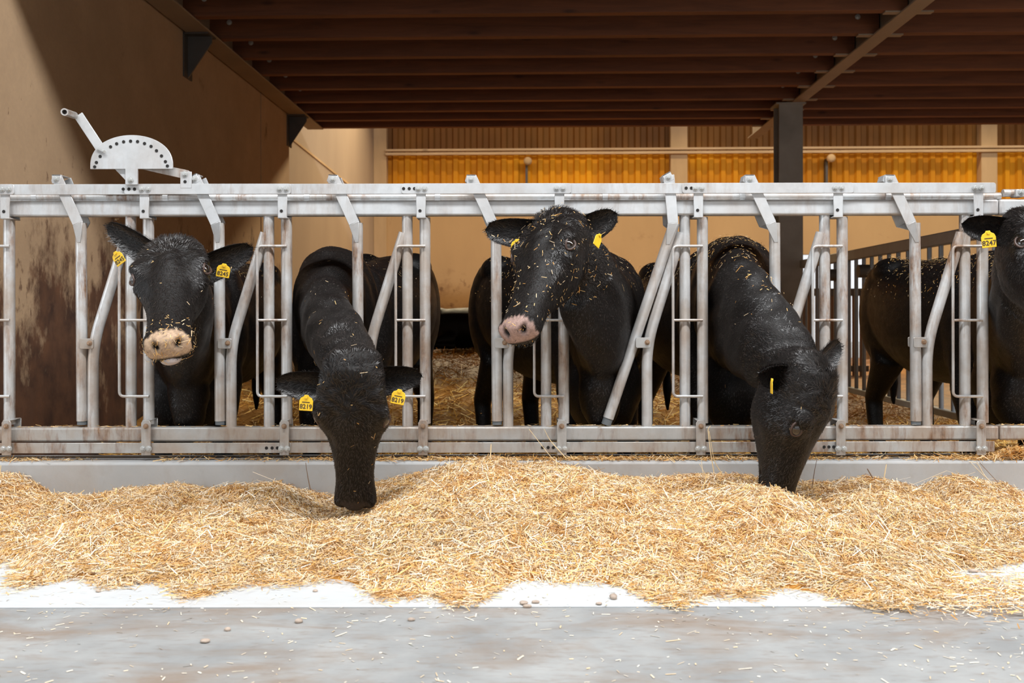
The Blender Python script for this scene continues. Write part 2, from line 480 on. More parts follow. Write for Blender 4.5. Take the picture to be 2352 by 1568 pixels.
# triangular wall brackets under the left beam
for (px, py) in ((460, 98), (690, 292)):
    bd = wall_bd(px - 24 if px < 600 else 668, LW + 0.02)
    w, h = 0.20, 0.34
    z0 = CEIL - 0.022
    t = empty('wall_bracket', B(LW, bd, z0 - h))
    tag(t, 'triangular steel bracket under the beam %s' % ('near the front of the side wall' if px < 600 else 'at the far end of the side wall'), 'bracket', 'brackets under the wall beam')
    MB().bbox(LW, LW + 0.012, bd - 0.09, bd + 0.09, z0 - h, z0).build('wall_plate', M['dark_steel'], t)
    MB().bbox(LW, LW + w, bd - 0.09, bd + 0.09, z0 - 0.012, z0).build('seat_plate', M['dark_steel'], t)
    MB().prism([B(LW + 0.01, bd - 0.008, z0 - h), B(LW + w, bd - 0.008, z0 - 0.06), B(LW + w, bd - 0.008, z0 - 0.01), B(LW + 0.01, bd - 0.008, z0 - 0.01)], B(0, 0.016, 0) - B(0, 0, 0)).build('gusset', M['dark_steel'], t)
# steel column under the right beam
cbd = 10.45
cx0, cx1 = back_bx(1790, cbd), back_bx(1845, cbd)
ct = empty('steel_column', B((cx0 + cx1) / 2, cbd, -0.08)); ct['kind'] = 'structure'; ct['label'] = 'grey steel column under the right beam'
MB().bbox(cx0, cx1, cbd, cbd + 0.014, -0.08, CEIL - 0.02).build('flange', M['column'], ct, bevel=0.003)
MB().bbox(cx0, cx1, cbd + 0.23, cbd + 0.244, -0.08, CEIL - 0.02).build('flange', M['column'], ct, bevel=0.003)
MB().bbox((cx0 + cx1) / 2 - 0.008, (cx0 + cx1) / 2 + 0.008, cbd + 0.014, cbd + 0.23, -0.08, CEIL - 0.02).build('web', M['column'], ct)
MB().bbox(cx0 - 0.03, cx1 + 0.03, cbd - 0.02, cbd + 0.26, CEIL - 0.035, CEIL - 0.02).build('head_plate', M['column'], ct)
MB().bbox(cx0 - 0.05, cx1 + 0.05, cbd - 0.04, cbd + 0.28, -0.08, -0.06).build('base_plate', M['column'], ct)

# ------------------------------------------------------------------ barred side fence on the right of the pen
def bar_fence(name, label, x, d0, d1, ztop, zlow, pitch, rr, rail_mat, bar_mat, rail_h, group):
    t = empty(name, B(x, (d0 + d1) / 2, -0.08)); tag(t, label, 'fence', group)
    MB().bbox(x - 0.03, x + 0.03, d0, d1, ztop - rail_h, ztop).build('top_rail', rail_mat, t, bevel=0.008)
    MB().bbox(x - 0.025, x + 0.025, d0, d1, zlow - 0.05, zlow).build('bottom_rail', rail_mat, t, bevel=0.006)
    n = int((d1 - d0 - 0.1) / pitch)
    for i in range(n + 1):
        bd = d0 + 0.06 + i * pitch
        MB().tube([B(x, bd, zlow - 0.01), B(x, bd, ztop - rail_h + 0.01)], rr, 10, caps=False).build('bar', bar_mat, t)
    for bd in (d0 + 0.03, d1 - 0.03):
        MB().bbox(x - 0.035, x + 0.035, bd - 0.03, bd + 0.03, -0.08, zlow).build('leg', rail_mat, t)
    return t
zr = CAMZ + 0.535
SX = 2.76
bf = bar_fence('barred_fence', 'grey barred steel fence behind the right hand cow, ending at the column', SX, 5.0, cbd - 0.06, zr, 0.16, 0.20, 0.0165, M['galv_dull'], M['galv_dull'], 0.085, 'barred fences along the pen side')
for (px, py) in ((1914, 632), (1985, 632)):
    bd = wall_bd(px, SX - 0.05)
    MB().tube([B(SX - 0.10, bd, zr - 0.20), B(SX + 0.05, bd, zr - 0.20)], 0.055, 14).build('hinge_collar', M['dark_steel'], bf)
bar_fence('barred_fence.001', 'barred fence with pale top rail beyond the grey column', SX, cbd + 0.34, back_bd - 0.6, zr, 0.16, 0.20, 0.0165, M['rail_wood'], M['galv_dull'], 0.085, 'barred fences along the pen side')
# slatted gate further back on the right, in front of the bright doorway
gbd = 13.4
g0, g1 = back_bx(1786, gbd), back_bx(1995, gbd)
gt = empty('slatted_gate', B((g0 + g1) / 2, gbd, -0.08)); tag(gt, 'rusty slatted gate in front of the bright doorway at the back', 'gate')
gz1, gz0 = CAMZ + (HY - 664) / F * gbd, 0.0
MB().bbox(g0, g1, gbd - 0.03, gbd + 0.03, gz1 - 0.10, gz1).build('top_rail', M['dark_steel'], gt, bevel=0.006)
MB().bbox(g0, g1, gbd - 0.02, gbd + 0.02, gz0 + 0.02, gz0 + 0.10).build('bottom_rail', M['dark_steel'], gt, bevel=0.006)
x = g0 + 0.01
while x < g1 - 0.04:
    MB().bbox(x, x + 0.064, gbd - 0.012, gbd + 0.012, -0.06, gz1 - 0.02).build('slat', M['slat_wood'], gt, bevel=0.003)
    x += 0.098
# ------------------------------------------------------------------ headlock feed fence
PX = [20, 340, 657, 975, 1293, 1612, 1933, 2255]
BOLT = bolt_mesh('bolt', 0.0095, 0.008, True); BOLT.materials.append(M['bolt'])
RBOLT = bolt_mesh('rusty_bolt', 0.0085, 0.010, True); RBOLT.materials.append(M['bolt_rust'])
def hole_mesh():
    mb = MB().tube([(0, 0, 0), (0, -0.0012, 0)], 0.0068, 12)
    me = bpy.data.meshes.new('hole'); me.from_pydata(mb.v, [], mb.f); me.materials.append(M['hole']); return me
HOLE = hole_mesh()
def put(me, name, loc, parent):
    o = link(name, me, None, parent); o.location = loc; return o

ff = empty('feed_fence', P(1176, 1040, D))
tag(ff, 'galvanised headlock feed fence with a lever quadrant standing on the curb', 'fence', 'feed fence panels')
f2 = empty('feed_fence', P(2380, 1040, D))
tag(f2, 'next feed fence panel cut off by the right edge, without flat bars', 'fence', 'feed fence panels')

def xat(px, py, d=D): return P(px, py, d).x
def zat(px, py, d=D): return P(px, py, d).z
def hbox(px0, px1, py0, py1, d0, d1):
    a, b, c, e = P(px0, py0, d0), P(px1, py0, d0), P(px1, py1, d0), P(px0, py1, d0)
    zt0, zt1 = a.z, b.z; zb0, zb1 = e.z, c.z
    zt = (zt0 + zt1) / 2; zb = (zb0 + zb1) / 2
    return MB().box(a.x, b.x, d0, d1, zb, zt)
ZT = zat(1176, 461); ZB = zat(1176, 496)      # top rail
LT = zat(1176, 978); LB = zat(1176, 1011)     # bottom rail
def rail(px0, px1, z0, z1, name, mat, par):
    return MB().box(xat(px0, 700), xat(px1, 700), D - 0.03, D + 0.03, z0, z1).build(name, mat, par, bevel=0.009, seg=3)
rail(-60, 2287, ZB, ZT, 'top_rail', M['galv'], ff)
rail(-60, 2287, LB, LT, 'bottom_rail', M['galv_low'], ff)
rail(2289, 2500, ZB, ZT, 'top_rail', M['galv'], f2)
rail(2289, 2500, LB, LT, 'bottom_rail', M['galv_low'], f2)
zt_ = zat(1176, 452)
MB().tube([(xat(-60, 452), D + 0.012, zt_), (xat(2300, 452), D + 0.012, zt_)], 0.0165, 14).build('locking_tube', M['galv_rusty'], ff)
MB().tube([(xat(2302, 447), D - 0.004, zt_ + 0.012), (xat(2500, 447), D - 0.004, zt_ + 0.012)], 0.0165, 14).build('locking_tube', M['galv_rusty'], f2)
for px in (78, 380, 705, 1005, 1390, 1705, 2040):
    MB().tube([(xat(px - 6, 452), D + 0.012, zt_), (xat(px + 6, 452), D + 0.012, zt_)], 0.0205, 14).build('tube_collar', M['galv'], ff)
# upper flat bars, overlapping in pairs
FB0, FB1 = zat(1176, 445, D - 0.055), zat(1176, 421, D - 0.055)
def flatbar(px0, px1, front, round_end=True):
    d0 = D - 0.061 if front else D - 0.055
    a, b = xat(px0, 433, d0), xat(px1, 433, d0)
    r = 0.010
    poly = []
    for (cx, cz, a0) in ((b - r, FB1 - r, 90), (b - r, FB0 + r, 0), (a + r, FB0 + r, -90), (a + r, FB1 - r, -180)):
        for k in range(5):
            an = math.radians(a0 - 22.5 * k)
            poly.append(Vector((cx + r * math.cos(an), d0, cz + r * math.sin(an))))
    return MB().prism(poly, (0, 0.006, 0)).build('flat_bar', M['galv'], ff, bevel=0.0012, seg=1)
bars = [(-60, 32, True), (6, 345, False), (285, 668, True), (640, 945, False), (922, 1312, True), (1290, 1590, False), (1567, 1961, True), (1940, 2288, False)]
fbo = [flatbar(*b) for b in bars]
def zroll(px, py, d): return P(px, py, d).z
for k, px in enumerate(PX):
    for off in (-11, 4):
        q = P(px + off - 4, 433, D - 0.0612)
        put(BOLT, 'bolt', (q.x, D - 0.0612, (FB0 + FB1) / 2), ff)
for px in (284, 297, 310, 928, 941, 953, 1577, 1589, 1601):
    q = P(px - 1, 433, D - 0.0612)
    put(HOLE, 'hole', (q.x, D - 0.0612, (FB0 + FB1) / 2), ff)
# lower flat bars
LF0, LF1 = zat(1176, 1039, D - 0.045), zat(1176, 1015, D - 0.045)
for (a, b) in ((-60, 348), (342, 668), (660, 985), (978, 1308), (1300, 1625), (1618, 1893), (1885, 2284)):
    dd = D - 0.048 if a in (342, 978, 1618) else D - 0.043
    MB().box(xat(a, 1027, dd), xat(b, 1027, dd), dd - 0.003, dd + 0.003, LF0, LF1).build('lower_flat_bar', M['galv_low'], ff, bevel=0.0015, seg=1)
for px in (612, 625, 637, 1246, 1259, 1271, 1893, 1904, 1915):
    q = P(px, 1027, D - 0.0515); put(HOLE, 'hole', (q.x, D - 0.0515, (LF0 + LF1) / 2), ff)

TR = 0.0235
def strap_path(px, top, bot, dfront, w, mat, name, parent, t=0.005):
    """U strap around a rail: front leg, closed at one end"""
    x = xat(px, 700, dfront)
    return x
for k, px in enumerate(PX):
    x = xat(px, 735)
    # post
    post = MB().tube([(x + 0.003, D, LT + 0.012), (x + 0.003, D, ZB - 0.006)], TR, 18).build('post', M['galv_rusty'], ff)
    # upper strap: from behind the flat bar down over the rail, folded under it
    xs = xat(px - 8, 470, D - 0.05)
    w = 0.041
    mb = MB()
    for (y0, y1, z0, z1) in ((D - 0.054, D - 0.049, ZB - 0.010, FB1 - 0.004), (D + 0.036, D + 0.041, ZB - 0.010, FB1 - 0.02)):
        mb.box(xs - w / 2, xs + w / 2, y0, y1, z0, z1)
    mb.box(xs - w / 2, xs + w / 2, D - 0.054, D + 0.041, ZB - 0.013, ZB - 0.008)
    up = mb.build('upper_strap', M['galv'], ff, bevel=0.002, seg=1)
    put(HOLE, 'hole', (xs - 0.004, D - 0.0545, ZB + 0.018), up)
    # lower strap: stirrup over the bottom rail, bolted to the lower flat bar
    xl = xat(px - 3 if k else 17, 1000, D - 0.05)
    zt2 = zat(px, 961)
    poly = [(xl - w / 2, zat(px, 1041)), (xl + w / 2, zat(px, 1041)), (xl + w / 2, zt2 - 0.012), (xl + w / 2 - 0.008, zt2), (xl - w / 2 + 0.008, zt2), (xl - w / 2, zt2 - 0.012)]
    mb = MB().prism([Vector((a, D - 0.060, b)) for a, b in poly][::-1], (0, 0.005, 0))
    mb.box(xl - w / 2 + 0.004, xl + w / 2 - 0.004, D - 0.058, D + 0.040, zt2 - 0.004, zt2)
    mb.box(xl - w / 2 + 0.004, xl + w / 2 - 0.004, D + 0.035, D + 0.040, LB, zt2)
    lo = mb.build('lower_strap', M['galv_low'], ff, bevel=0.002, seg=1)
    put(RBOLT, 'bolt', (xl, D - 0.0602, zat(px, 975)), lo)
    for off in (-0.0125, 0.0125):
        put(BOLT, 'bolt', (xl + off, D - 0.0602, zat(px, 1030, D - 0.06)), lo)
    # fixed inner bar
    xi = xat(px - 39, 735)
    if k == 0: xi = xat(px - 39, 735)
    MB().tube([(xi, D, LT - 0.004), (xi, D, ZB + 0.004)], TR * 0.98, 18, caps=False).build('inner_bar', M['galv_rusty'], ff)
    # guard loop of thin rod, welded to the post in front
    yf = D - TR - 0.006
    xg = xat(px - 66, 735, yf); xp = xat(px + 2, 735, yf)
    za, zm, zb = zat(px, 565, yf), zat(px, 735, yf), zat(px, 910, yf)
    g = MB()
    g.tube(rounded([(xp, yf, za), (xg, yf, za), (xg, yf, zb), (xp, yf, zb)], 0.022), 0.0062, 10)
    g.tube([(xg, yf, zm), (xp, yf, zm)], 0.0058, 10)
    g.build('guard_loop', M['galv_rusty'], ff)

CLAMP_Z = zat(1176, 787)
def swing(k):
    px = PX[k]
    # bent bar: upright below, leaning up to the inner bar
    xb = xat(px - 126, 900); xi = xat(px - 44, 540)
    zk = zat(px, 790)
    top = Vector((xat(px - 47, 540), D, zat(px, 535)))
    MB().tube(rounded([(xb, D, LT - 0.004), (xb, D, zk), top], 0.10, 8), TR * 0.98, 18).build('bent_bar', M['galv_rusty'], ff)
    tilt = (k == 5)
    if not tilt:
        xt = xat(px - 154, 510); xbm = xat(px - 151, 970)
        zt0, zb0 = zat(px, 512), zat(px, 966)
        a, b = Vector((xt, D, zt0)), Vector((xbm, D, zb0))
    else:
        a, b = P(1549, 512, D), P(1397, 960, D)
    ax = (b - a).normalized()
    sw = MB().tube([a, b], TR, 18).build('swing_bar', M['galv_rusty'], ff)
    MB().tube([b - ax * 0.002, b + ax * (0.016 if not tilt else 0.03)], TR * 0.9, 16).build('rubber_foot', M['rubber'], sw)
    # hanger straps: front strap runs from the bolt above the flat bar to a pointed weld on the bar
    df = D - 0.049
    if not tilt:
        p0 = P(px - 212 + 4, 412, df); p1 = P(px - 162, 512, df)
        if k == 0: pass
    else:
        p0 = P(1537, 408, df); p1 = P(1546, 512, df)
    w = 0.046
    d_ = (p1 - p0).normalized(); n_ = Vector((d_.z, 0, -d_.x))
    # main slanted face
    mb = MB()
    q0 = p0 - d_ * 0.012
    mb.prism([q0 - n_ * w / 2, q0 + n_ * w / 2, p1 + n_ * w / 2, p1 - n_ * w / 2], (0, 0.005, 0))
    # pointed tip folded back on to the tube
    tip = a + ax * (0.085 if not tilt else 0.10) + Vector((0, -TR - 0.001, 0))
    t0, t1 = p1 - n_ * w / 2, p1 + n_ * w / 2
    mb.add([t0, t1, tip - Vector((0.008, 0, 0)), tip + Vector((0.008, 0, 0)), t0 + Vector((0, .005, 0)), t1 + Vector((0, .005, 0)), tip + Vector((-0.008, .006, 0)), tip + Vector((0.008, .006, 0))],
           [(0, 1, 2, 3), (7, 6, 5, 4), (0, 4, 5, 1), (1, 5, 6, 2), (2, 6, 7, 3), (3, 7, 4, 0)])
    # rear strap
    off = Vector((0, 0.092, 0))
    r0, r1 = q0 + off, p1 + off - Vector((0.006, 0, 0))
    mb.prism([r0 - n_ * w / 2, r0 + n_ * w / 2, r1 + n_ * w / 2, r1 - n_ * w / 2], (0, 0.005, 0))
    r2 = a + ax * 0.03 + Vector((0, TR * 0.8, 0))
    mb.add([r1 - n_ * w / 2, r1 + n_ * w / 2, r2 - Vector((.012, 0, 0)), r2 + Vector((.012, 0, 0)), r1 - n_ * w / 2 + Vector((0, .005, 0)), r1 + n_ * w / 2 + Vector((0, .005, 0)), r2 + Vector((-.012, .006, 0)), r2 + Vector((.012, .006, 0))],
           [(0, 1, 2, 3), (7, 6, 5, 4), (0, 4, 5, 1), (1, 5, 6, 2), (2, 6, 7, 3), (3, 7, 4, 0)])
    mb.build('hanger_strap', M['galv'], sw, bevel=0.0012, seg=1)
    # pivot block on top: small folded plate with a bolt
    pb = P(px - 212 + 1, 411, D - 0.05) if not tilt else P(1535, 407, D - 0.05)
    ang = [0.02, 0.0, 0.45, -0.05, 0, 0.5, 0.0, -0.02][k]
    ca, sa = math.cos(ang), math.sin(ang)
    def rot(u, v): return Vector((pb.x + u * ca - v * sa, pb.y, pb.z + u * sa + v * ca))
    hb = 0.019
    blk = MB().prism([rot(-hb, -hb), rot(-hb, hb), rot(hb, hb), rot(hb, -hb)], (0, 0.005, 0))
    for (u0, v0, u1, v1) in ((-hb, hb, hb, hb),):
        blk.prism([rot(u0, v0 - 0.005), rot(u0, v0), rot(u1, v1), rot(u1, v1 - 0.005)], (0, 0.09, 0))
    blk.prism([rot(-hb - 0.008, -hb * 0.4) + Vector((0, .01, 0)), rot(-hb, hb) + Vector((0, .01, 0)), rot(-hb + 0.004, hb) + Vector((0, .01, 0)), rot(-hb + 0.004, -hb) + Vector((0, .01, 0))], (0, 0.07, 0))
    po = blk.build('pivot_block', M['galv'], sw, bevel=0.0012, seg=1)
    put(BOLT, 'bolt', (pb.x, pb.y - 0.0005, pb.z), po)
    # clamp between swing bar and bent bar
    if not tilt: cl0, cl1 = xat(px - 157, 787, D - 0.03), xat(px - 125, 787, D - 0.03)
    else: cl0, cl1 = xat(1460, 787, D - 0.03), xat(1495, 787, D - 0.03)
    hz = 0.022
    mb = MB(); r = 0.007; poly = []
    for (cx, cz, a0) in ((cl1 - r, CLAMP_Z + hz - r, 90), (cl1 - r, CLAMP_Z - hz + r, 0), (cl0 + r, CLAMP_Z - hz + r, -90), (cl0 + r, CLAMP_Z + hz - r, -180)):
        for q in range(4):
            an = math.radians(a0 - 30 * q); poly.append(Vector((cx + r * math.cos(an), D - 0.033, cz + r * math.sin(an))))
    mb.prism(poly, (0, 0.006, 0))
    MB().prism([v + Vector((0, 0.06, 0)) for v in poly], (0, 0.006, 0)).build('clamp_plate', M['galv_low'], ff, bevel=0.0012, seg=1)
    cp = mb.build('clamp_plate', M['galv_low'], ff, bevel=0.0012, seg=1)
    put(RBOLT, 'bolt', (cl1 - 0.016, D - 0.0332, CLAMP_Z + 0.002), cp)
for k in range(1, 8): swing(k)
# pivot of the next panel at the right edge
q = P(2344, 441, D - 0.03)
MB().box(q.x - 0.02, q.x + 0.02, D - 0.035, D + 0.02, q.z - 0.02, q.z + 0.012).build('pivot_block', M['galv'], f2, bevel=0.003)
put(BOLT, 'bolt', (q.x, D - 0.036, q.z), f2)

# locking lever with its punched quadrant
ql = MB(); dq = D - 0.075
cen = P(302, 388, dq)
W, H = 95 / F * dq, 78 / F * dq
poly = [Vector((cen.x + W * math.cos(t), dq, cen.z + 0.012 + (H - 0.012) * math.sin(t) ** 0.86)) for t in np.linspace(0.0, math.pi, 40)]
sx, sz = 14.5 / F * dq, 36 / F * dq
poly = [Vector((cen.x + W, dq, cen.z))] + poly + [Vector((cen.x - W, dq, cen.z)), Vector((cen.x - sx, dq, cen.z)), Vector((cen.x - sx, dq, cen.z - sz)), Vector((cen.x + sx, dq, cen.z - sz)), Vector((cen.x + sx, dq, cen.z))]
quad = ql.prism(poly[::-1], (0, 0.008, 0)).build('lever_quadrant', M['galv'], ff, bevel=0.0012, seg=1, smooth=30)
for (px, py) in ((217.5, 383), (221.5, 373), (230, 359), (254, 337), (268, 330), (284, 325.5), (300, 324), (316, 325), (332, 329.5), (347, 336), (359.5, 346), (371, 358), (380, 371), (384.5, 381)):
    h = P(px, py, dq - 0.0005); put(HOLE, 'hole', h, quad)
b = P(300, 413, dq - 0.0005); put(BOLT, 'bolt', b, quad)
hd = MB(); d2 = dq + 0.012
hd.bar(P(180, 264, d2), P(232, 343, d2), 0.040, 0.007)
hd.bar(P(226, 334, d2), P(300, 413, d2 + 0.006), 0.034, 0.007)
hb_ = hd.build('lever_arm', M['galv'], quad, bevel=0.0015, seg=1)
g0 = P(171, 265, d2 - 0.004); g1 = P(148, 257, d2 - 0.22)
# pipe grip pointing at the viewer: open tube
n = 20; ax = (g1 - g0).normalized(); u = ax.cross(Vector((0, 0, 1))).normalized(); v = ax.cross(u)
vs, fs = [], []
for (p, r) in ((g0, 0.0148), (g1, 0.0148), (g1, 0.0095), (g1 - ax * 0.06, 0.0095)):
    vs += [p + (u * math.cos(2 * math.pi * i / n) + v * math.sin(2 * math.pi * i / n)) * r for i in range(n)]
for rr in range(3):
    for i in range(n):
        fs.append((rr * n + i, rr * n + (i + 1) % n, (rr + 1) * n + (i + 1) % n, (rr + 1) * n + i))
fs.append(tuple(3 * n + i for i in range(n)))
mb = MB(); mb.add(vs, fs); mb.build('grip', M['galv_rusty'], quad)
pin = MB().bar(P(222, 340, dq - 0.006), P(240, 348, dq - 0.008), 0.006, 0.006); pin.tube([P(236, 347, dq), P(240, 348, dq - 0.014)], 0.006, 10)
pin.build('locking_pin', M['bolt'], quad)
lk = MB(); d3 = dq + 0.02
lk.prism([P(325, 388, d3), P(398, 384, d3), P(432, 391, d3), P(440, 397, d3), P(440, 404, d3), P(416, 409, d3)], (0, 0.006, 0))
lk.build('link_arm', M['galv_rusty'], quad, bevel=0.001, seg=1)
pl = MB().prism([P(414, 394, D - 0.062), P(440, 394, D - 0.062), P(440, 432, D - 0.062), P(414, 432, D - 0.062)], (0, 0.006, 0))
pl.build('link_plate', M['galv'], quad, bevel=0.001, seg=1)
put(BOLT, 'bolt', P(424.5, 400, D - 0.0625), quad); put(HOLE, 'hole', P(425, 417, D - 0.0625), quad)
# ------------------------------------------------------------------ straw: the feed heap, the bedding, the loose bits
def straw_mat(name, rough=0.55, trans=0.0):
    n = Nodes(name)
    a = n.new('ShaderNodeAttribute', _attribute_name='tint')
    n.color(a.outputs['Color']); n.rough(rough)
    return n.m
M['straw'] = straw_mat('chopped_straw')

PALE = np.array([[0.76, 0.57, 0.35], [0.72, 0.44, 0.155], [0.82, 0.68, 0.49], [0.62, 0.30, 0.065], [0.76, 0.50, 0.20], [0.87, 0.78, 0.64]])
def ribbons(pos, az, tilt, roll, length, width, colr, bend=0.0):
    """flat straw pieces: 3 cross cuts each, slightly bent -> verts, quads, colours"""
    n = len(pos)
    d = np.stack([np.cos(az) * np.cos(tilt), np.sin(az) * np.cos(tilt), np.sin(tilt)], 1)
    s = np.stack([-np.sin(az), np.cos(az), np.zeros(n)], 1)
    u = np.cross(d, s)
    w = s * np.cos(roll)[:, None] + u * np.sin(roll)[:, None]
    h = (length / 2)[:, None] * d; ww = (width / 2)[:, None] * w
    if np.isscalar(bend) and bend == 0.0:
        v = np.stack([pos - h - ww, pos - h + ww, pos + h + ww, pos + h - ww], 1).reshape(-1, 3)
        q = np.arange(n * 4).reshape(n, 4)
        c = np.repeat(colr, 4, 0)
    else:
        k = (np.cross(d, w)) * (bend * length)[:, None]
        v = np.stack([pos - h - ww, pos - h + ww, pos + k + ww, pos + k - ww, pos + h + ww, pos + h - ww], 1).reshape(-1, 3)
        b = np.arange(n)[:, None] * 6
        q = np.concatenate([b + np.array([[0, 1, 2, 3]]), b + np.array([[3, 2, 4, 5]])], 0)
        c = np.repeat(colr, 6, 0)
    return v, q, c
def tinted(name, parts, mat):
    """join (verts, quads, colours) lists to one mesh object"""
    V, Q, C, o = [], [], [], 0
    for v, q, c in parts:
        V.append(v); Q.append(q + o); C.append(c); o += len(v)
    V = np.concatenate(V); Q = np.concatenate(Q); C = np.concatenate(C)
    me = mesh_np(name, V, quads=Q)
    ca = me.color_attributes.new('tint', 'FLOAT_COLOR', 'POINT')
    ca.data.foreach_set('color', np.concatenate([C, np.ones((len(C), 1))], 1).astype(np.float32).ravel())
    return link(name, me, mat)
def pick(n, palette, jitter=0.12, p=None):
    c = palette[rng.choice(len(palette), n, p=p)]
    return np.clip(c * (1 + rng.normal(0, jitter, (n, 1))), 0.01, 0.95)

# heap outline: crest seen against the curb, foot seen on the floor
crest = np.array([(-200, 1085), (0, 1090), (60, 1095), (100, 1122), (125, 1140), (225, 1142), (300, 1124), (420, 1113), (480, 1128), (540, 1118), (640, 1109), (690, 1126), (770, 1140), (850, 1112), (950, 1090), (1050, 1068), (1130, 1052), (1200, 1070), (1260, 1066), (1330, 1082), (1420, 1102), (1500, 1104), (1600, 1094), (1700, 1092), (1800, 1106), (1900, 1112), (1990, 1099), (2060, 1112), (2105, 1124), (2150, 1104), (2200, 1096), (2260, 1112), (2330, 1138), (2420, 1140), (2600, 1120)], float)
foot = np.array([(-200, 1270), (0, 1285), (100, 1322), (300, 1345), (500, 1342), (700, 1330), (900, 1358), (1050, 1362), (1170, 1340), (1300, 1335), (1400, 1352), (1500, 1362), (1700, 1352), (1820, 1372), (1950, 1392), (2100, 1330), (2200, 1310), (2400, 1300), (2700, 1300)], float)
YB = D - 0.105
def crest_z(x):
    px = x / YB * F + CX
    return CAMZ - (np.interp(px, crest[:, 0], crest[:, 1]) - HY) / F * YB
def foot_y(x):
    px = x / 3.2 * F + CX
    return CAMZ * F / (np.interp(px, foot[:, 0], foot[:, 1]) - HY)
bumps = [(rng.uniform(-2.8, 2.8), rng.uniform(3.0, 4.1), rng.uniform(0.05, 0.20), rng.normal(0, 0.016)) for _ in range(170)]
bumps += [(rng.uniform(-2.6, 2.6), rng.uniform(3.0, 4.15), rng.uniform(0.025, 0.07), rng.normal(0, 0.009)) for _ in range(420)]
def heap_exact(x, y):
    yf = foot_y(x); s = np.clip((YB - y) / (YB - yf), 0, 1)
    cz = crest_z(x)
    px = x / np.maximum(y, 0.1) * F + CX
    z = cz * (1 - s) ** 0.85
    body = 0.055 * np.sin(np.pi * np.clip(s * 1.05, 0, 1)) ** 0.8
    z = np.maximum(z + body * (0.7 + 0.5 * np.sin(x * 2.3 + 0.7)), 0)
    b = np.zeros_like(x)
    for (bx, by, br, ba) in bumps:
        b += ba * np.exp(-((x - bx) ** 2 + ((y - by) * 1.2) ** 2) / br ** 2)
    for (mx, my, mr, mh) in ((-0.60, 3.80, .20, .10), (1.08, 3.94, .17, .07)):     # hollows eaten out under the grazing cows
        z = z - mh * np.exp(-((x - mx) ** 2 + (y - my) ** 2) / mr ** 2)
    z = np.maximum(z, 0)
    z = z + b * np.clip((1 - s) * 5, 0, 1) * np.clip(s * 6 + 0.15, 0, 1)
    return np.where(s >= 1, -0.02, z)
_GX, _GY = np.linspace(-2.9, 2.9, 900), np.linspace(2.6, YB + .06, 260)
_GZ = heap_exact(*np.meshgrid(_GX, _GY))
def heap_z(x, y):
    """bilinear lookup of the heap surface"""
    fx = np.clip((x - _GX[0]) / (_GX[1] - _GX[0]), 0, len(_GX) - 1.001); fy = np.clip((y - _GY[0]) / (_GY[1] - _GY[0]), 0, len(_GY) - 1.001)
    i, j = fx.astype(int), fy.astype(int); a, b = fx - i, fy - j
    return (_GZ[j, i] * (1 - a) + _GZ[j, i + 1] * a) * (1 - b) + (_GZ[j + 1, i] * (1 - a) + _GZ[j + 1, i + 1] * a) * b
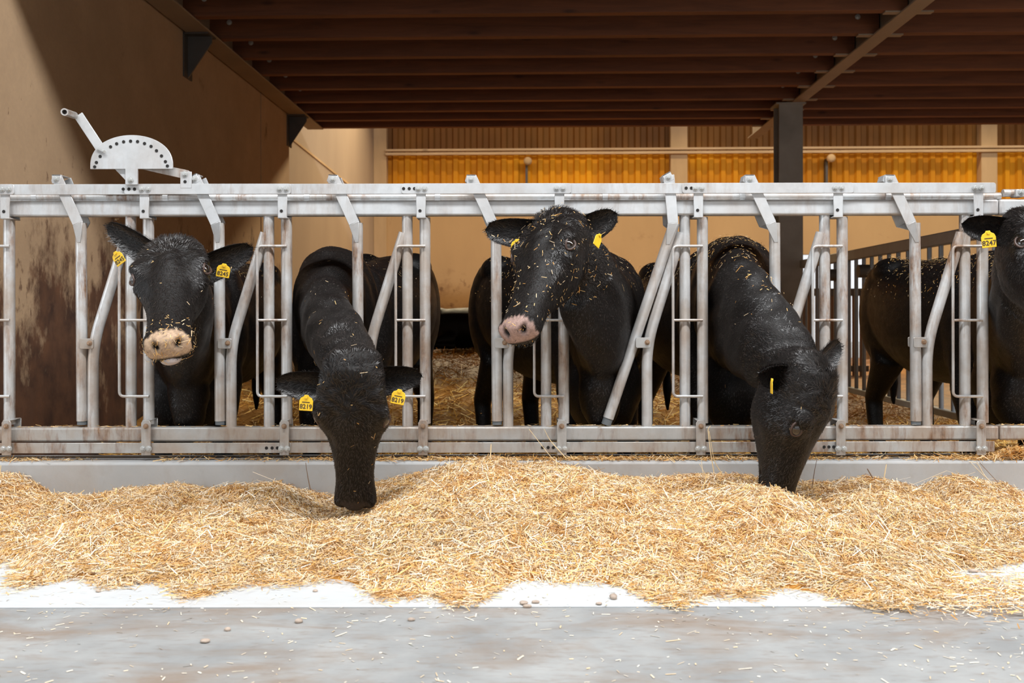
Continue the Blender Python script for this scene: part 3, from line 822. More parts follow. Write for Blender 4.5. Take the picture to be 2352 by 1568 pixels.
def heap():
    parts = []
    nx, ny = 420, 110
    X = np.linspace(-2.75, 2.75, nx); Y = np.linspace(2.78, YB, ny)
    gx, gy = np.meshgrid(X, Y)
    gz = heap_z(gx, gy) - 0.006
    v = np.stack([gx, gy, gz], 2).reshape(-1, 3)
    i = np.arange((ny - 1) * nx).reshape(ny - 1, nx)[:, :-1].ravel()
    q = np.stack([i, i + 1, i + nx + 1, i + nx], 1)
    zz = v[:, 2]
    keep = (zz[q] > -0.018).any(1)
    c = np.tile(np.array([[0.55, 0.26, 0.05]]), (len(v), 1)) * (1 + rng.normal(0, 0.15, (len(v), 1)))
    parts.append((v, q[keep], np.clip(c, 0, 1)))
    n = 430000
    # even over the picture: sample depth with density ~ 1/y^2
    u = rng.random(n); y = 1 / (1 / 4.2 + u * (1 / 2.72 - 1 / 4.2))
    x = rng.uniform(-1, 1, n) * (0.5143 * y + 0.12)
    yf = foot_y(x); s = (YB - y) / (YB - yf)
    ragged = 0.07 * np.sin(x * 9) + 0.05 * np.sin(x * 23 + 1) + rng.normal(0, 0.045, n)
    ok = (y < YB) & (s + ragged * 0.8 < 1.0)
    x, y, s = x[ok], y[ok], s[ok]; n = len(x)
    z = np.maximum(heap_z(x, y), 0) + np.abs(rng.normal(0, 0.006, n)) + 0.001
    eps = 0.02
    tx = (heap_z(x + eps, y) - heap_z(x - eps, y)) / (2 * eps); ty = (heap_z(x, y + eps) - heap_z(x, y - eps)) / (2 * eps)
    tx = np.clip(tx, -1, 1); ty = np.clip(ty, -1, 1)
    az = rng.uniform(0, 2 * np.pi, n)
    slope = np.arctan(tx * np.cos(az) + ty * np.sin(az))
    rough = np.clip((1 - s) * 4, 0.15, 1)
    tilt = slope + rng.normal(0, 0.32, n) * rough
    ln = rng.gamma(3.2, 0.0066, n) + 0.007; wd = rng.uniform(0.0011, 0.0028, n)
    colr = pick(n, PALE, 0.13, [0.24, 0.2, 0.2, 0.08, 0.16, 0.12])
    # broad drifts of paler and more golden straw
    tone = 0.5 + 0.5 * np.sin(x * 3.1 + np.sin(y * 7) * 1.3 + 0.6)
    colr = colr * (0.90 + 0.12 * tone)[:, None]
    # patches richer in golden stems and grain
    pt = np.sin(x * 17 + 2.1 * np.sin(y * 13 + x * 5)) * np.sin(y * 21 + 1.7 * np.sin(x * 11)) + .5 * np.sin(x * 41 + y * 33) * np.sin(y * 47 - x * 19)
    g_ = np.clip((pt - .25) * 1.1, 0, .62)[:, None]
    colr = colr * (1 - g_) + np.array([[.60, .31, .075]]) * (1 + rng.normal(0, .15, (n, 1))) * g_
    parts.append(ribbons(np.stack([x, y, z], 1), az, tilt, rng.uniform(-1.2, 1.2, n), ln, wd, np.clip(colr, 0, .95)))
    # longer stems lying about
    n = 2600
    y = rng.uniform(2.9, 4.15, n); x = rng.uniform(-1, 1, n) * (0.5143 * y + 0.05)
    ok = (YB - y) / (YB - foot_y(x)) < 0.93; x, y = x[ok], y[ok]; n = len(x)
    az = rng.uniform(0, 2 * np.pi, n)
    tx = (heap_z(x + .03, y) - heap_z(x - .03, y)) / .06; ty = (heap_z(x, y + .03) - heap_z(x, y - .03)) / .06
    tilt = np.arctan(np.clip(tx, -1, 1) * np.cos(az) + np.clip(ty, -1, 1) * np.sin(az)) + rng.normal(0, 0.22, n)
    ln = rng.gamma(3, 0.026, n) + 0.03
    parts.append(ribbons(np.stack([x, y, np.maximum(heap_z(x, y), 0) + 0.008], 1), az, tilt, rng.uniform(-.8, .8, n), ln, rng.uniform(0.0018, 0.0036, n), pick(n, PALE[[0, 2, 5, 4]], .1), rng.normal(0, 0.08, n)))
    o = tinted('feed_straw', parts, M['straw'])
    tag(o, 'long heap of pale chopped straw on the feed table', 'straw', None, 'stuff')
heap()

# loose bits on the floor in front, on the curb ledge and on the bottom rail
def loose():
    parts = []
    n = 2600
    y = 1 / rng.uniform(1 / 3.3, 1 / 1.9, n); x = rng.uniform(-1, 1, n) * (0.52 * y)
    keep = rng.random(n) < np.where(y > foot_y(x) - 0.3, 0.9, 0.35) + 0.25 * (x > 0.9)
    x, y = x[keep], y[keep]; n = len(x)
    z = np.where(y > 2.78, 0.002, -0.003)
    parts.append(ribbons(np.stack([x, y, z], 1), rng.uniform(0, 6.3, n), rng.normal(0, .06, n), rng.normal(0, .25, n), rng.gamma(2.2, .0042, n) + .003, rng.uniform(.0012, .0038, n), pick(n, PALE[[0, 2, 5, 5]], .12)))
    # thin scatter at the right where the heap runs out on to the alley
    n = 15000
    t = rng.random(n); y = 2.56 + 0.62 * t + rng.normal(0, .05, n); x = 0.95 + rng.random(n) * 0.9 * (1.0 - 0.15 * t) + rng.normal(0, .12, n)
    den = np.exp(-((y - (3.0 - 0.22 * (x - 0.9))) / 0.17) ** 2)
    keep = rng.random(n) < den * 0.85
    x, y = x[keep], y[keep]; n = len(x)
    parts.append(ribbons(np.stack([x, y, .002 + np.abs(rng.normal(0, .004, n))], 1), rng.uniform(0, 6.3, n), rng.normal(0, .15, n), rng.normal(0, .5, n), rng.gamma(4, .0062, n) + .006, rng.uniform(.0013, .0032, n), pick(n, PALE, .12)))
    tag(tinted('loose_straw', parts, M['straw']), 'loose straw bits scattered over the alley floor', 'straw', None, 'stuff')
    parts = []
    n = 16000
    x = rng.uniform(-2.4, 2.4, n); y = D - 0.02 - np.abs(rng.normal(0, .035, n))
    dens = 0.55 + 0.45 * np.sin(x * 2.1 + 1.0) + np.where(x > 1.7, .5, 0) - np.where(x < -1.5, .35, 0)
    ok = (y > D - 0.097) & (rng.random(n) < dens); x, y = x[ok], y[ok]; n = len(x)
    parts.append(ribbons(np.stack([x, y, .192 + np.abs(rng.normal(0, .006, n))], 1), rng.uniform(0, 6.3, n), rng.normal(0, .25, n), rng.uniform(-1, 1, n), rng.gamma(3, .007, n) + .006, rng.uniform(.0014, .003, n), pick(n, PALE[[1, 3, 4, 0]] * .92, .12)))
    n = 4200   # tuft under the next panel
    x = 2.13 + rng.normal(0, .10, n); y = D + rng.normal(-.03, .04, n)
    ok = (y > D - 0.09) & (x < 2.6); x, y = x[ok], y[ok]; n = len(x)
    parts.append(ribbons(np.stack([x, y, .192 + .05 * np.exp(-((x - 2.17) / .1) ** 2) * rng.random(n)], 1), rng.uniform(0, 6.3, n), rng.normal(0, .4, n), rng.uniform(-1, 1, n), rng.gamma(3, .009, n) + .008, rng.uniform(.0014, .003, n), pick(n, PALE[[1, 3, 4, 0]], .12)))
    tag(tinted('ledge_straw', parts, M['straw']), 'straw litter along the top of the curb', 'straw', None, 'stuff')
    parts = []
    n = 900
    x = rng.uniform(-2.4, 2.4, n); y = D + rng.uniform(-.028, .028, n)
    ok = rng.random(n) < 0.35 + 0.65 * (np.sin(x * 6.1) > 0.3); x, y = x[ok], y[ok]; n = len(x)
    parts.append(ribbons(np.stack([x, y, LT + .0015 + np.abs(rng.normal(0, .002, n))], 1), rng.normal(0, .6, n), rng.normal(0, .12, n), rng.normal(0, .4, n), rng.gamma(3, .005, n) + .005, rng.uniform(.0014, .003, n), pick(n, PALE[[1, 3, 4, 0]], .12)))
    tag(tinted('rail_straw', parts, M['straw']), 'few straw bits lying on the bottom rail', 'straw', None, 'stuff')
loose()

# long stalks and twigs poking out of the heap, as in the photograph
STALK = [  # pixel path, depth, colour, thickness
    ([(1330, 1090), (1275, 1062), (1215, 985)], 4.10, 0, .0022), ([(1300, 1052), (1262, 1010), (1250, 985)], 4.12, 0, .0020),
    ([(1640, 1085), (1632, 1040), (1626, 985), (1632, 978)], 4.10, 0, .0022), ([(1660, 1090), (1640, 1060), (1629, 990)], 4.11, 0, .002),
    ([(1615, 1090), (1610, 1050)], 4.12, 2, .0018), ([(1150, 1050), (1095, 1150), (1072, 1210)], 3.93, 0, .0020),
    ([(1126, 1060), (1128, 1020)], 4.10, 0, .003), ([(713, 1125), (706, 1090), (702, 1062)], 4.12, 3, .0022),
    ([(1255, 1165), (1230, 1132), (1180, 1112)], 3.80, 3, .0030), ([(1078, 1248), (1120, 1232), (1165, 1230), (1205, 1255)], 3.52, 3, .0034),
    ([(2300, 1128), (2262, 1095), (2245, 1062), (2225, 1060)], 4.12, 2, .0026), ([(2262, 1095), (2230, 1062)], 4.12, 2, .0018),
    ([(2322, 1140), (2250, 1062)], 4.12, 3, .0016), ([(2005, 1098), (1992, 1076)], 4.08, 3, .0030), ([(2030, 1100), (2036, 1066)], 4.08, 0, .0024),
    ([(1920, 1112), (1942, 1094)], 4.0, 5, .0055), ([(1865, 1120), (1870, 1085), (1876, 1056)], 4.05, 3, .0018),
    ([(2100, 1166), (2060, 1162), (2028, 1148)], 3.85, 3, .0030), ([(2255, 1180), (2280, 1150), (2300, 1138)], 3.9, 3, .0024),
    ([(1150, 1300), (1175, 1268), (1192, 1250)], 3.45, 0, .003), ([(1360, 1160), (1395, 1175), (1430, 1184)], 3.75, 0, .0028),
]
STALK_NAMES = [(t, 0) for t in (
    'long bent pale stalk crossing the bottom rail above the central straw hump',
    'shorter curved pale stalk leaning on the bottom rail above the central hump',
    'hooked pale stalk reaching the bottom rail, left of the right grazing cow',
    'slightly curved pale stalk beside a hooked one, left of the right grazing cow',
    'short thin pale stalk standing against the curb, left of the hooked stalk',
    'long pale stalk lying down the front of the central straw hump',
    'thick upright pale stalk on the very top of the central hump',
    'thin dark twig standing against the curb, left of the left grazing cow',
    'dark curved twig lying on the right shoulder of the central hump',
    'brown arched twig lying across the middle of the straw heap',
    'forked pale stalk, its longer branch, against the curb at the right',
    'forked pale stalk, its shorter branch, against the curb at the right',
    'thin straight dark twig leaning on the curb at the right end',
    'short thick dark twig on the heap, right of the right grazing cow',
    'short upright pale stalk on the heap beside a thick dark twig',
    'broad pale splinter on the heap just right of the right grazing cow',
    'thin reddish upright twig beside the muzzle of the right grazing cow',
    'brown curved twig lying in a hollow at the right of the heap',
    'thin brown twig slanting on the right hand straw mound',
    'short pale stalk slanting below the arched brown twig',
    'pale stalk lying right of the central hump')]
def stalks():
    mats = [plain('stalk_%d' % i, c, .6) for i, c in enumerate(((.80, .62, .36), (.7, .5, .25), (.74, .64, .48), (.22, .14, .09), (.7, .5, .2), (.62, .50, .36)))]
    for k, (path, d, ci, r) in enumerate(STALK):
        pts = rounded([P(a, b, d - 0.008 * i) for i, (a, b) in enumerate(path)], 0.08, 5) if len(path) > 2 else [P(a, b, d) for a, b in path]
        o = MB().tube(pts, [r * (1 - 0.5 * i / len(pts)) for i in range(len(pts))], 6).build('twig' if ci == 3 else 'straw_stalk', mats[ci])
        what, grp = STALK_NAMES[k]
        tag(o, what, 'twig' if ci == 3 else 'stalk', 'twigs in the straw heap' if ci == 3 else 'long stalks in the straw heap')
stalks()

# pebbles on the floor
M['pebble'] = plain('tan_pebble', (0.40, 0.32, 0.26), .8, 0, .25, 40)
PEB = [(1204, 1388, .016, 'beside the pale strip edge, left of a twin'), (1211, 1391, .015, 'beside the pale strip edge, right of a twin'), (1409, 1375, .02, 'flat grey on the pale strip'), (946, 1421, .013, 'lying alone on the concrete below the heap middle'), (470, 1470, .016, 'near a patch of white chaff'), (688, 1424, .016, 'on the brownish concrete left of the middle'), (523, 1442, .013, 'above a patch of white chaff'), (1375, 1389, .012, 'small dark one at the strip edge'), (225, 1358, .010, 'small brown one on the pale strip at left'), (2235, 1316, .018, 'flat grey on the pale strip at right'), (723, 1358, .010, 'small brown one on the pale strip'), (1230, 1385, .014, 'pale one at the strip edge')]
for (px, py, r, where) in PEB:
    d = CAMZ * F / (py - HY); q = P(px, py, d)
    import bmesh
    bm = bmesh.new(); bmesh.ops.create_icosphere(bm, subdivisions=2, radius=r)
    for v in bm.verts:
        f = 1 + 0.18 * math.sin(v.co.x * 160 + px) + 0.14 * math.sin(v.co.y * 210 + py)
        v.co = Vector((v.co.x * f * 1.15, v.co.y * f, v.co.z * f * 0.62)) * 0.62
    me = bpy.data.meshes.new('pebble'); bm.to_mesh(me); bm.free(); me.shade_smooth()
    o = link('pebble', me, M['pebble']); o.location = (q.x, d, (0.0 if d > 2.785 else -0.005) + r * 0.3)
    tag(o, 'small pebble ' + where, 'pebble', 'pebbles on the floor')

# straw bedding in the pen
def bed_z(x, y):
    s = np.clip((y - 5.9) / 2.5, 0, 1); s = s * s * (3 - 2 * s)
    side = 1 / (1 + np.exp((x - 1.5) * 4))
    return -0.06 + s * 0.50 * side + 0.02 * np.sin(x * 5 + y * 3) + 0.012 * np.sin(x * 13 - y * 9) + 0.03 * np.clip((y - 8) / 6, 0, 1)
BED = np.array([[0.68, 0.36, 0.06], [0.56, 0.27, 0.04], [0.76, 0.46, 0.11], [0.34, 0.15, 0.025], [0.78, 0.54, 0.20]])
def bedding():
    parts = []
    nx, ny = 110, 160
    gx, gy = np.meshgrid(np.linspace(-2.70, 5.8, nx), np.linspace(D + 0.14, 17.8, ny))
    gx = gx + gy * _bs
    v = np.stack([gx, gy, bed_z(gx, gy)], 2).reshape(-1, 3)
    i = np.arange((ny - 1) * nx).reshape(ny - 1, nx)[:, :-1].ravel()
    q = np.stack([i, i + 1, i + nx + 1, i + nx], 1)
    parts.append((v, q, np.clip(np.tile([[0.26, 0.115, 0.022]], (len(v), 1)) * (1 + rng.normal(0, .2, (len(v), 1))), 0, 1)))
    n = 70000
    u = rng.random(n); y = 4.5 + 8.5 * u ** 1.3; x = rng.uniform(-2.62, 3.4, n) + y * _bs
    az = rng.uniform(0, 6.3, n)
    parts.append(ribbons(np.stack([x, y, bed_z(x, y) + np.abs(rng.normal(0, .012, n))], 1), az, rng.normal(0, .35, n), rng.uniform(-1, 1, n), rng.gamma(3, .03, n) + .02, rng.uniform(.003, .006, n), pick(n, BED, .15), rng.normal(0, .05, n)))
    o = tinted('straw_bedding', parts, M['straw'])
    tag(o, 'golden straw bedding on the pen floor behind the cows', 'straw', None, 'stuff')
bedding()
# ------------------------------------------------------------------ cattle
import bmesh
def hide_mat():
    n = Nodes('black_hide')
    a = n.new('ShaderNodeAttribute', _attribute_name='tint')
    n.color(a.outputs['Color'])
    p = n.pos()
    st = n.noise(p, 150, 4, 0.6)
    n.rough(n.maprange(n.noise(p, 22, 4), 0.3, 0.7, 0.36, 0.50))
    n.b.inputs['Specular IOR Level'].default_value = 0.18
    n.bump(st, 0.45, 0.004)
    return n.m
def fur_mat():
    n = Nodes('black_fur')
    a = n.new('ShaderNodeAttribute', _attribute_name='tint')
    n.color(a.outputs['Color']); n.rough(0.38)
    n.b.inputs['Specular IOR Level'].default_value = 0.55
    return n.m
def eye_mat():
    n = Nodes('dark_eye'); n.color((0.012, 0.008, 0.006)); n.rough(0.06)
    n.b.inputs['Coat Weight'].default_value = 1.0; n.b.inputs['Coat Roughness'].default_value = 0.02
    return n.m
M['hide'], M['fur'], M['eye'] = hide_mat(), fur_mat(), eye_mat()
M['lid'] = plain('eyelid_skin', (0.055, 0.030, 0.022), 0.45)
M['tongue'] = plain('grey_tongue', (0.40, 0.34, 0.32), 0.4)
M['tag_yellow'] = plain('yellow_tag', (0.80, 0.50, 0.02), 0.45, 0, .1, 40)
M['ink'] = plain('tag_ink', (0.05, 0.035, 0.02), 0.6)
M['hoof'] = plain('hoof', (0.03, 0.025, 0.02), 0.5)
BLACK = np.array([0.0085, 0.0070, 0.0064])

def ring(c, lat, up, w, hu, hd, n=28, p=0.85, taper=0.0, zw=0.0):
    out = []
    for k in range(n):
        t = 2 * math.pi * k / n
        cs, sn = math.cos(t), math.sin(t)
        x = w * math.copysign(abs(cs) ** p, cs)
        z = (hu if sn > 0 else hd) * math.copysign(abs(sn) ** p, sn)
        if sn < 0: x *= 1 - taper * abs(sn)
        out.append(c + lat * x + up * (z + zw))
    return out
def loft(mb, rings):
    n = len(rings[0]); vs = [v for r in rings for v in r]; fs = []
    for i in range(len(rings) - 1):
        for k in range(n):
            fs.append((i * n + k, i * n + (k + 1) % n, (i + 1) * n + (k + 1) % n, (i + 1) * n + k))
    fs.append(tuple(range(n - 1, -1, -1))); m = (len(rings) - 1) * n
    fs.append(tuple(m + k for k in range(n)))
    # outward orientation
    c0 = sum((Vector(v) for v in rings[0]), Vector()) / n; c1 = sum((Vector(v) for v in rings[1]), Vector()) / n
    a, b = Vector(rings[0][0]) - c0, Vector(rings[0][1]) - c0
    if a.cross(b).dot(c1 - c0) < 0: fs = [tuple(reversed(f)) for f in fs]
    mb.add(vs, fs)
def spline(vals, m):
    """Catmull-Rom resample of rows"""
    vals = np.array(vals, float); n = len(vals); out = []
    for t in np.linspace(0, n - 1, m):
        i = min(int(t), n - 2); f = t - i
        p0, p1, p2, p3 = vals[max(i - 1, 0)], vals[i], vals[i + 1], vals[min(i + 2, n - 1)]
        out.append(0.5 * ((2 * p1) + (-p0 + p2) * f + (2 * p0 - 5 * p1 + 4 * p2 - p3) * f * f + (-p0 + 3 * p1 - 3 * p2 + p3) * f ** 3))
    return np.array(out)
def tubeloft(mb, pts, n=24, m=None, updir=Vector((0, 0, 1)), p=0.95):
    """rows: x y z halfwidth half_up half_down; lateral axis stays horizontal"""
    rows = spline(pts, m or len(pts) * 4); rings = []
    for i in range(len(rows)):
        a, b = rows[max(i - 1, 0)][:3], rows[min(i + 1, len(rows) - 1)][:3]
        t = Vector(b - a).normalized()
        lat = t.cross(updir)
        lat = lat.normalized() if lat.length > 1e-3 else Vector((1, 0, 0))
        up = lat.cross(t).normalized()
        r = rows[i]
        rings.append(ring(Vector(r[:3]), lat, up, max(r[3], .004), max(r[4], .004), max(r[5], .004), n, p))
    loft(mb, rings)
def ellipsoid(mb, c, r, axes=None, n=20):
    ax = axes or (Vector((1, 0, 0)), Vector((0, 1, 0)), Vector((0, 0, 1)))
    rings = []
    for i in range(1, n):
        t = math.pi * i / n
        rings.append([Vector(c) + ax[1] * (r[1] * -math.cos(t)) + ax[0] * (r[0] * math.sin(t) * math.cos(2 * math.pi * k / 24)) + ax[2] * (r[2] * math.sin(t) * math.sin(2 * math.pi * k / 24)) for k in range(24)])
    loft(mb, rings)

# head sections: along the face, half width, forehead height, jaw depth, height of widest point, jaw narrowing
HEAD = [(-0.070, .050, .020, .070, -.03, .10), (-0.045, .080, .046, .100, -.025, .12), (-0.015, .100, .066, .125, -.015, .18), (0.03, .112, .083, .145, .000, .24), (0.08, .119, .093, .160, .012, .30),
        (0.13, .127, .094, .170, .022, .36), (0.175, .130, .086, .175, .022, .42), (0.215, .119, .075, .170, .012, .46), (0.26, .100, .065, .153, .002, .48), (0.31, .085, .056, .130, -.004, .46),
        (0.36, .075, .048, .108, -.008, .40), (0.41, .070, .042, .092, -.012, .30), (0.455, .071, .039, .084, -.014, .20), (0.490, .076, .036, .081, -.016, .14), (0.520, .077, .030, .080, -.018, .12), (0.540, .071, .020, .076, -.020, .12), (0.552, .056, .008, .066, -.022, .1), (0.557, .030, -.006, .048, -.024, .1)]

def remesh(mb, voxel, smooth):
    me = bpy.data.meshes.new('tmp'); me.from_pydata(mb.v, [], mb.f)
    o = bpy.data.objects.new('tmp', me); col.objects.link(o)
    r = o.modifiers.new('r', 'REMESH'); r.mode = 'VOXEL'; r.voxel_size = voxel; r.adaptivity = 0
    s = o.modifiers.new('s', 'SMOOTH'); s.factor = 0.5; s.iterations = smooth
    dg = bpy.context.evaluated_depsgraph_get()
    out = bpy.data.meshes.new_from_object(o.evaluated_get(dg))
    bpy.data.objects.remove(o); bpy.data.meshes.remove(me)
    return out

def text_mesh(s, size):
    cu = bpy.data.curves.new('number', 'FONT'); cu.body = s; cu.size = size; cu.align_x = 'CENTER'; cu.align_y = 'CENTER'
    cu.offset = size * 0.02
    o = bpy.data.objects.new('tmp', cu); col.objects.link(o)
    dg = bpy.context.evaluated_depsgraph_get()
    me = bpy.data.meshes.new_from_object(o.evaluated_get(dg))
    bpy.data.objects.remove(o)
    return me
def ear_tag(root, c, nrm, ang, w, h, number):
    """shield shaped tag: narrow stud end on top, number on the lower half"""
    nrm = Vector(nrm).normalized(); up = Vector((0, 0, 1)); up = (up - nrm * up.dot(nrm)).normalized()
    side = up.cross(nrm).normalized()
    ca, sa = math.cos(ang), math.sin(ang)
    U, R = up * ca - side * sa, side * ca + up * sa
    q = lambda a, b, e=0.0: Vector(c) + R * a + U * b + nrm * e
    out = [(-.5, -.5), (.5, -.5), (.52, .12), (.42, .30), (.20, .40), (.15, .5), (-.15, .5), (-.20, .40), (-.42, .30), (-.52, .12)]
    pl = MB().prism([q(a * w, b * h) for a, b in out], -nrm * 0.003).build('ear_tag', M['tag_yellow'], root, bevel=0.0015, seg=2, smooth=0)
    st = MB().tube([q(0, .38 * h, .0005), q(0, .38 * h, .004)], .006, 10).build('stud', M['tag_yellow'], pl)
    def put_text(s, size, b):
        me = text_mesh(s, size); me.materials.append(M['ink'])
        o = link('number', me, None, pl)
        m = Matrix((R, U, nrm)).transposed().to_4x4(); m.translation = q(0, b * h, .0009)
        o.matrix_world = m
        return o
    if number:
        put_text(number, h * .40, -.24)
        # small printed line above the number
        MB().prism([q(-.30 * w, .02 * h, .0006), q(.28 * w, .02 * h, .0006), q(.28 * w, .07 * h, .0006), q(-.30 * w, .07 * h, .0006)], nrm * 0.0004).build('print_line', M['ink'], pl, smooth=0)
    return pl

def ear_arrays(base, tip, opening, width, length_scale=1.0, cup=0.55):
    """cupped leaf with two skins -> verts, quads"""
    base, tip = np.array(base), np.array(tip)
    d = tip - base; L = np.linalg.norm(d); d = d / L
    o = np.array(opening, float); o = o - d * o.dot(d); o /= np.linalg.norm(o)
    s = np.cross(d, o)
    nu, nv = 22, 15
    V = []
    for layer in (0, 1):
        for i in range(nu):
            u = i / (nu - 1)
            w = width * (0.36 + 0.64 * math.sin(math.pi / 2 * u / 0.52) ** 1.2) if u < 0.52 else width * math.sqrt(max(0, 1 - ((u - 0.52) / 0.48) ** 2.6))
            cp = cup * (1.25 - 0.75 * u)
            for j in range(nv):
                v = 2 * j / (nv - 1) - 1
                th = v * (0.5 + cp * 1.25)
                rad = w / math.sin(0.5 + cp * 1.25) if (0.5 + cp * 1.25) < math.pi / 2 else w
                x = rad * math.sin(th); z = rad * (1 - math.cos(th)) - (0.25 * w)
                thick = 0.0045 * (1 - 0.75 * abs(v)) * (1 - 0.6 * u) + 0.001
                z += -thick if layer else thick * 0.2
                V.append(base + d * L * u + s * x + o * z + o * (-0.02 * math.sin(math.pi * u) * 0.5))
    V = np.array(V); Q = []
    for layer in (0, 1):
        for i in range(nu - 1):
            for j in range(nv - 1):
                a = layer * nu * nv + i * nv + j
                f = [a, a + 1, a + nv + 1, a + nv]
                Q.append(f if layer == 0 else f[::-1])
    N = nu * nv
    for i in range(nu - 1):
        for j in (0, nv - 1):
            a = i * nv + j; f = [a, a + nv, N + a + nv, N + a]
            Q.append(f if j == 0 else f[::-1])
    for j in range(nv - 1):
        a = (nu - 1) * nv + j; Q.append([a, a + 1, N + a + 1, N + a])
    return V, np.array(Q)

def V3(*a): return np.array(a, float)
def cow(cfg):
    name, label = 'cow', cfg['label']
    hs = cfg.get('hs', 1.0)
    poll, muz = P(*cfg['poll']), P(*cfg['muzzle'])
    a = (muz - poll).normalized()
    nr = Vector(cfg['face']); nrm = (nr - a * nr.dot(a)).normalized()
    lat = a.cross(nrm)                      # animal's own left/right axis
    def H(x, y, z): return poll + (lat * x + a * y + nrm * z) * hs
    mb = MB()
    rows = spline([(y, w, zt, -zb, zw, tp) for (y, w, zt, zb, zw, tp) in HEAD], 64)
    rings = []
    for (y, w, zt, zb, zw, tp) in rows:
        rings.append(ring(H(0, y, zw), lat * hs, nrm * hs, w, max(zt - zw, .004), max(zw - zb, .004), 44, 0.86, tp))
    loft(mb, rings)
    # neck
    nk = []
    nape = H(0, *cfg.get('nape', (0.05, -0.045)))
    nk.append((*nape, .085 * hs, .075 * hs, .10 * hs))
    for (px, py, d, w, hu, hd) in cfg['neck'][:-1]:
        q = P(px, py, d); nk.append((*q, w, hu, hd))
    nk.append(None)
    wx_, rx_ = P(*cfg['withers']), P(*cfg['rump']); dv = (rx_ - wx_)
    q = wx_ + dv * .04; nk[-1] = (q.x, q.y, wx_.z - .27, .21, .275, .32)
    q = wx_ + dv * .20; nk.append((q.x, q.y, wx_.z - .30, .24, .275, .32))
    tubeloft(mb, nk, 30)
    # trunk
    wx, rx = P(*cfg['withers']), P(*cfg['rump'])
    fw = (rx - wx); L = fw.length; fwd = fw.normalized()
    side = Vector((fwd.y, -fwd.x, 0)).normalized()
    z0 = -0.05
    def T(t, s, z): return Vector((wx.x + fw.x * t + side.x * s, wx.y + fw.y * t + side.y * s, z))
    top = lambda t: wx.z + fw.z * t
    gw = cfg.get('girth', 1.0)
    tr = []
    for (t, w, tp, bt) in ((-.17, .06, -.26, .52), (-.12, .15, -.14, .62), (0, .225, -.01, .68), (.15, .265, -.02, .70), (.35, .305, -.03, .71), (.55, .315, -.03, .70), (.75, .295, -.012, .62), (.9, .265, .0, .56), (1.0, .235, -.005, .52), (1.09, .16, -.07, .44), (1.13, .06, -.15, .34)):
        zt, zb = top(t) + tp, top(t) - bt
        c = T(t, 0, (zt + zb) / 2); hh = (zt - zb) / 2
        tr.append((*c, w * gw, hh, hh))
    tubeloft(mb, tr, 32, p=0.9)
    # brisket, shoulders, haunches
    b = cfg.get('brisket')
    if b:
        for (px, py, d, rx_, ry_, rz_) in b: ellipsoid(mb, P(px, py, d), (rx_, ry_, rz_))
    axs = (side, Vector((fwd.x, fwd.y, 0)).normalized(), Vector((0, 0, 1)))
    for s in (-1, 1):
        ellipsoid(mb, T(.06, s * .15 * gw, top(0) - .36), (.11, .19, .30), axs)
        ellipsoid(mb, T(.90, s * .135 * gw, top(1) - .34), (.14, .27, .33), axs)
        ellipsoid(mb, T(.82, s * .15 * gw, top(1) - .09), (.10, .16, .09), axs)
        # legs
        f = [T(.04, s * .15, top(0) - .45), T(.05, s * .155, .44), T(.02, s * .15, .24), T(.03, s * .15, .05), T(.0, s * .15, z0 + .03), T(-.02, s * .15, z0)]
        rr = [.10, .075, .052, .043, .055, .06]
        mb.tube([tuple(p) for p in f], rr, 16)
        h = [T(.92, s * .12, top(1) - .42), T(.86, s * .145, .52), T(1.02, s * .16, .28), T(.99, s * .16, .06), T(.96, s * .16, z0 + .03), T(.94, s * .16, z0)]
        mb.tube([tuple(p) for p in h], [.14, .10, .055, .045, .056, .06], 16)
    # tail
    tl = [T(1.08, 0, top(1) - .02), T(1.13, .0, top(1) - .14), T(1.14, .01, top(1) - .5), T(1.13, .02, top(1) - .78), T(1.13, .02, top(1) - .92)]
    mb.tube([tuple(p) for p in tl], [.03, .026, .019, .032, .012], 10)
    me = remesh(mb, cfg.get('voxel', 0.0110), 5)
    # finer faces on the head
    bm = bmesh.new(); bm.from_mesh(me)
    hp = np.array(poll); A, NN, LL = np.array(a), np.array(nrm), np.array(lat)
    def loc(v):
        q = (v - hp) / hs
        return np.stack([q @ LL, q @ A, q @ NN], 1)
    co = np.array([v.co for v in bm.verts])
    lc = loc(co)
    inh = (lc[:, 1] > .03) & (lc[:, 1] < .6) & (np.abs(lc[:, 0]) < .17) & (lc[:, 2] > -.22) & (lc[:, 2] < .16)
    bm.verts.ensure_lookup_table()
    sel = set(np.nonzero(inh)[0].tolist())
    ed = [e for e in bm.edges if e.verts[0].index in sel and e.verts[1].index in sel]
    bmesh.ops.subdivide_edges(bm, edges=ed, cuts=1, use_grid_fill=True, smooth=0.0)
    bmesh.ops.smooth_vert(bm, verts=[v for v in bm.verts if v.index < 0 or True][:0], factor=0.5)
    bm.normal_update(); bm.to_mesh(me); bm.free()
    nv = len(me.vertices)
    co = np.empty(nv * 3, np.float32); me.vertices.foreach_get('co', co); co = co.reshape(-1, 3).astype(float)
    no = np.empty(nv * 3, np.float32); me.vertices.foreach_get('normal', no); no = no.reshape(-1, 3).astype(float)
    lc = loc(co); X, Y, Z = lc.T; AX = np.abs(X)
    g = lambda x0, y0, z0_, sx, sy, sz: np.exp(-((AX - x0) / sx) ** 2 - ((Y - y0) / sy) ** 2 - ((Z - z0_) / sz) ** 2)
    disp = np.zeros(nv)
    disp += 0.016 * g(.112, .148, .058, .032, .034, .026)          # brow
    disp += 0.007 * g(.120, .212, .010, .03, .028, .02)            # below the eye
    disp -= 0.016 * g(.128, .178, .030, .03, .022, .016)           # socket
    disp += 0.010 * g(.100, .070, .070, .035, .045, .03)           # horn bump
    disp -= 0.009 * g(.055, .165, .085, .022, .05, .04)            # furrow inside the brow
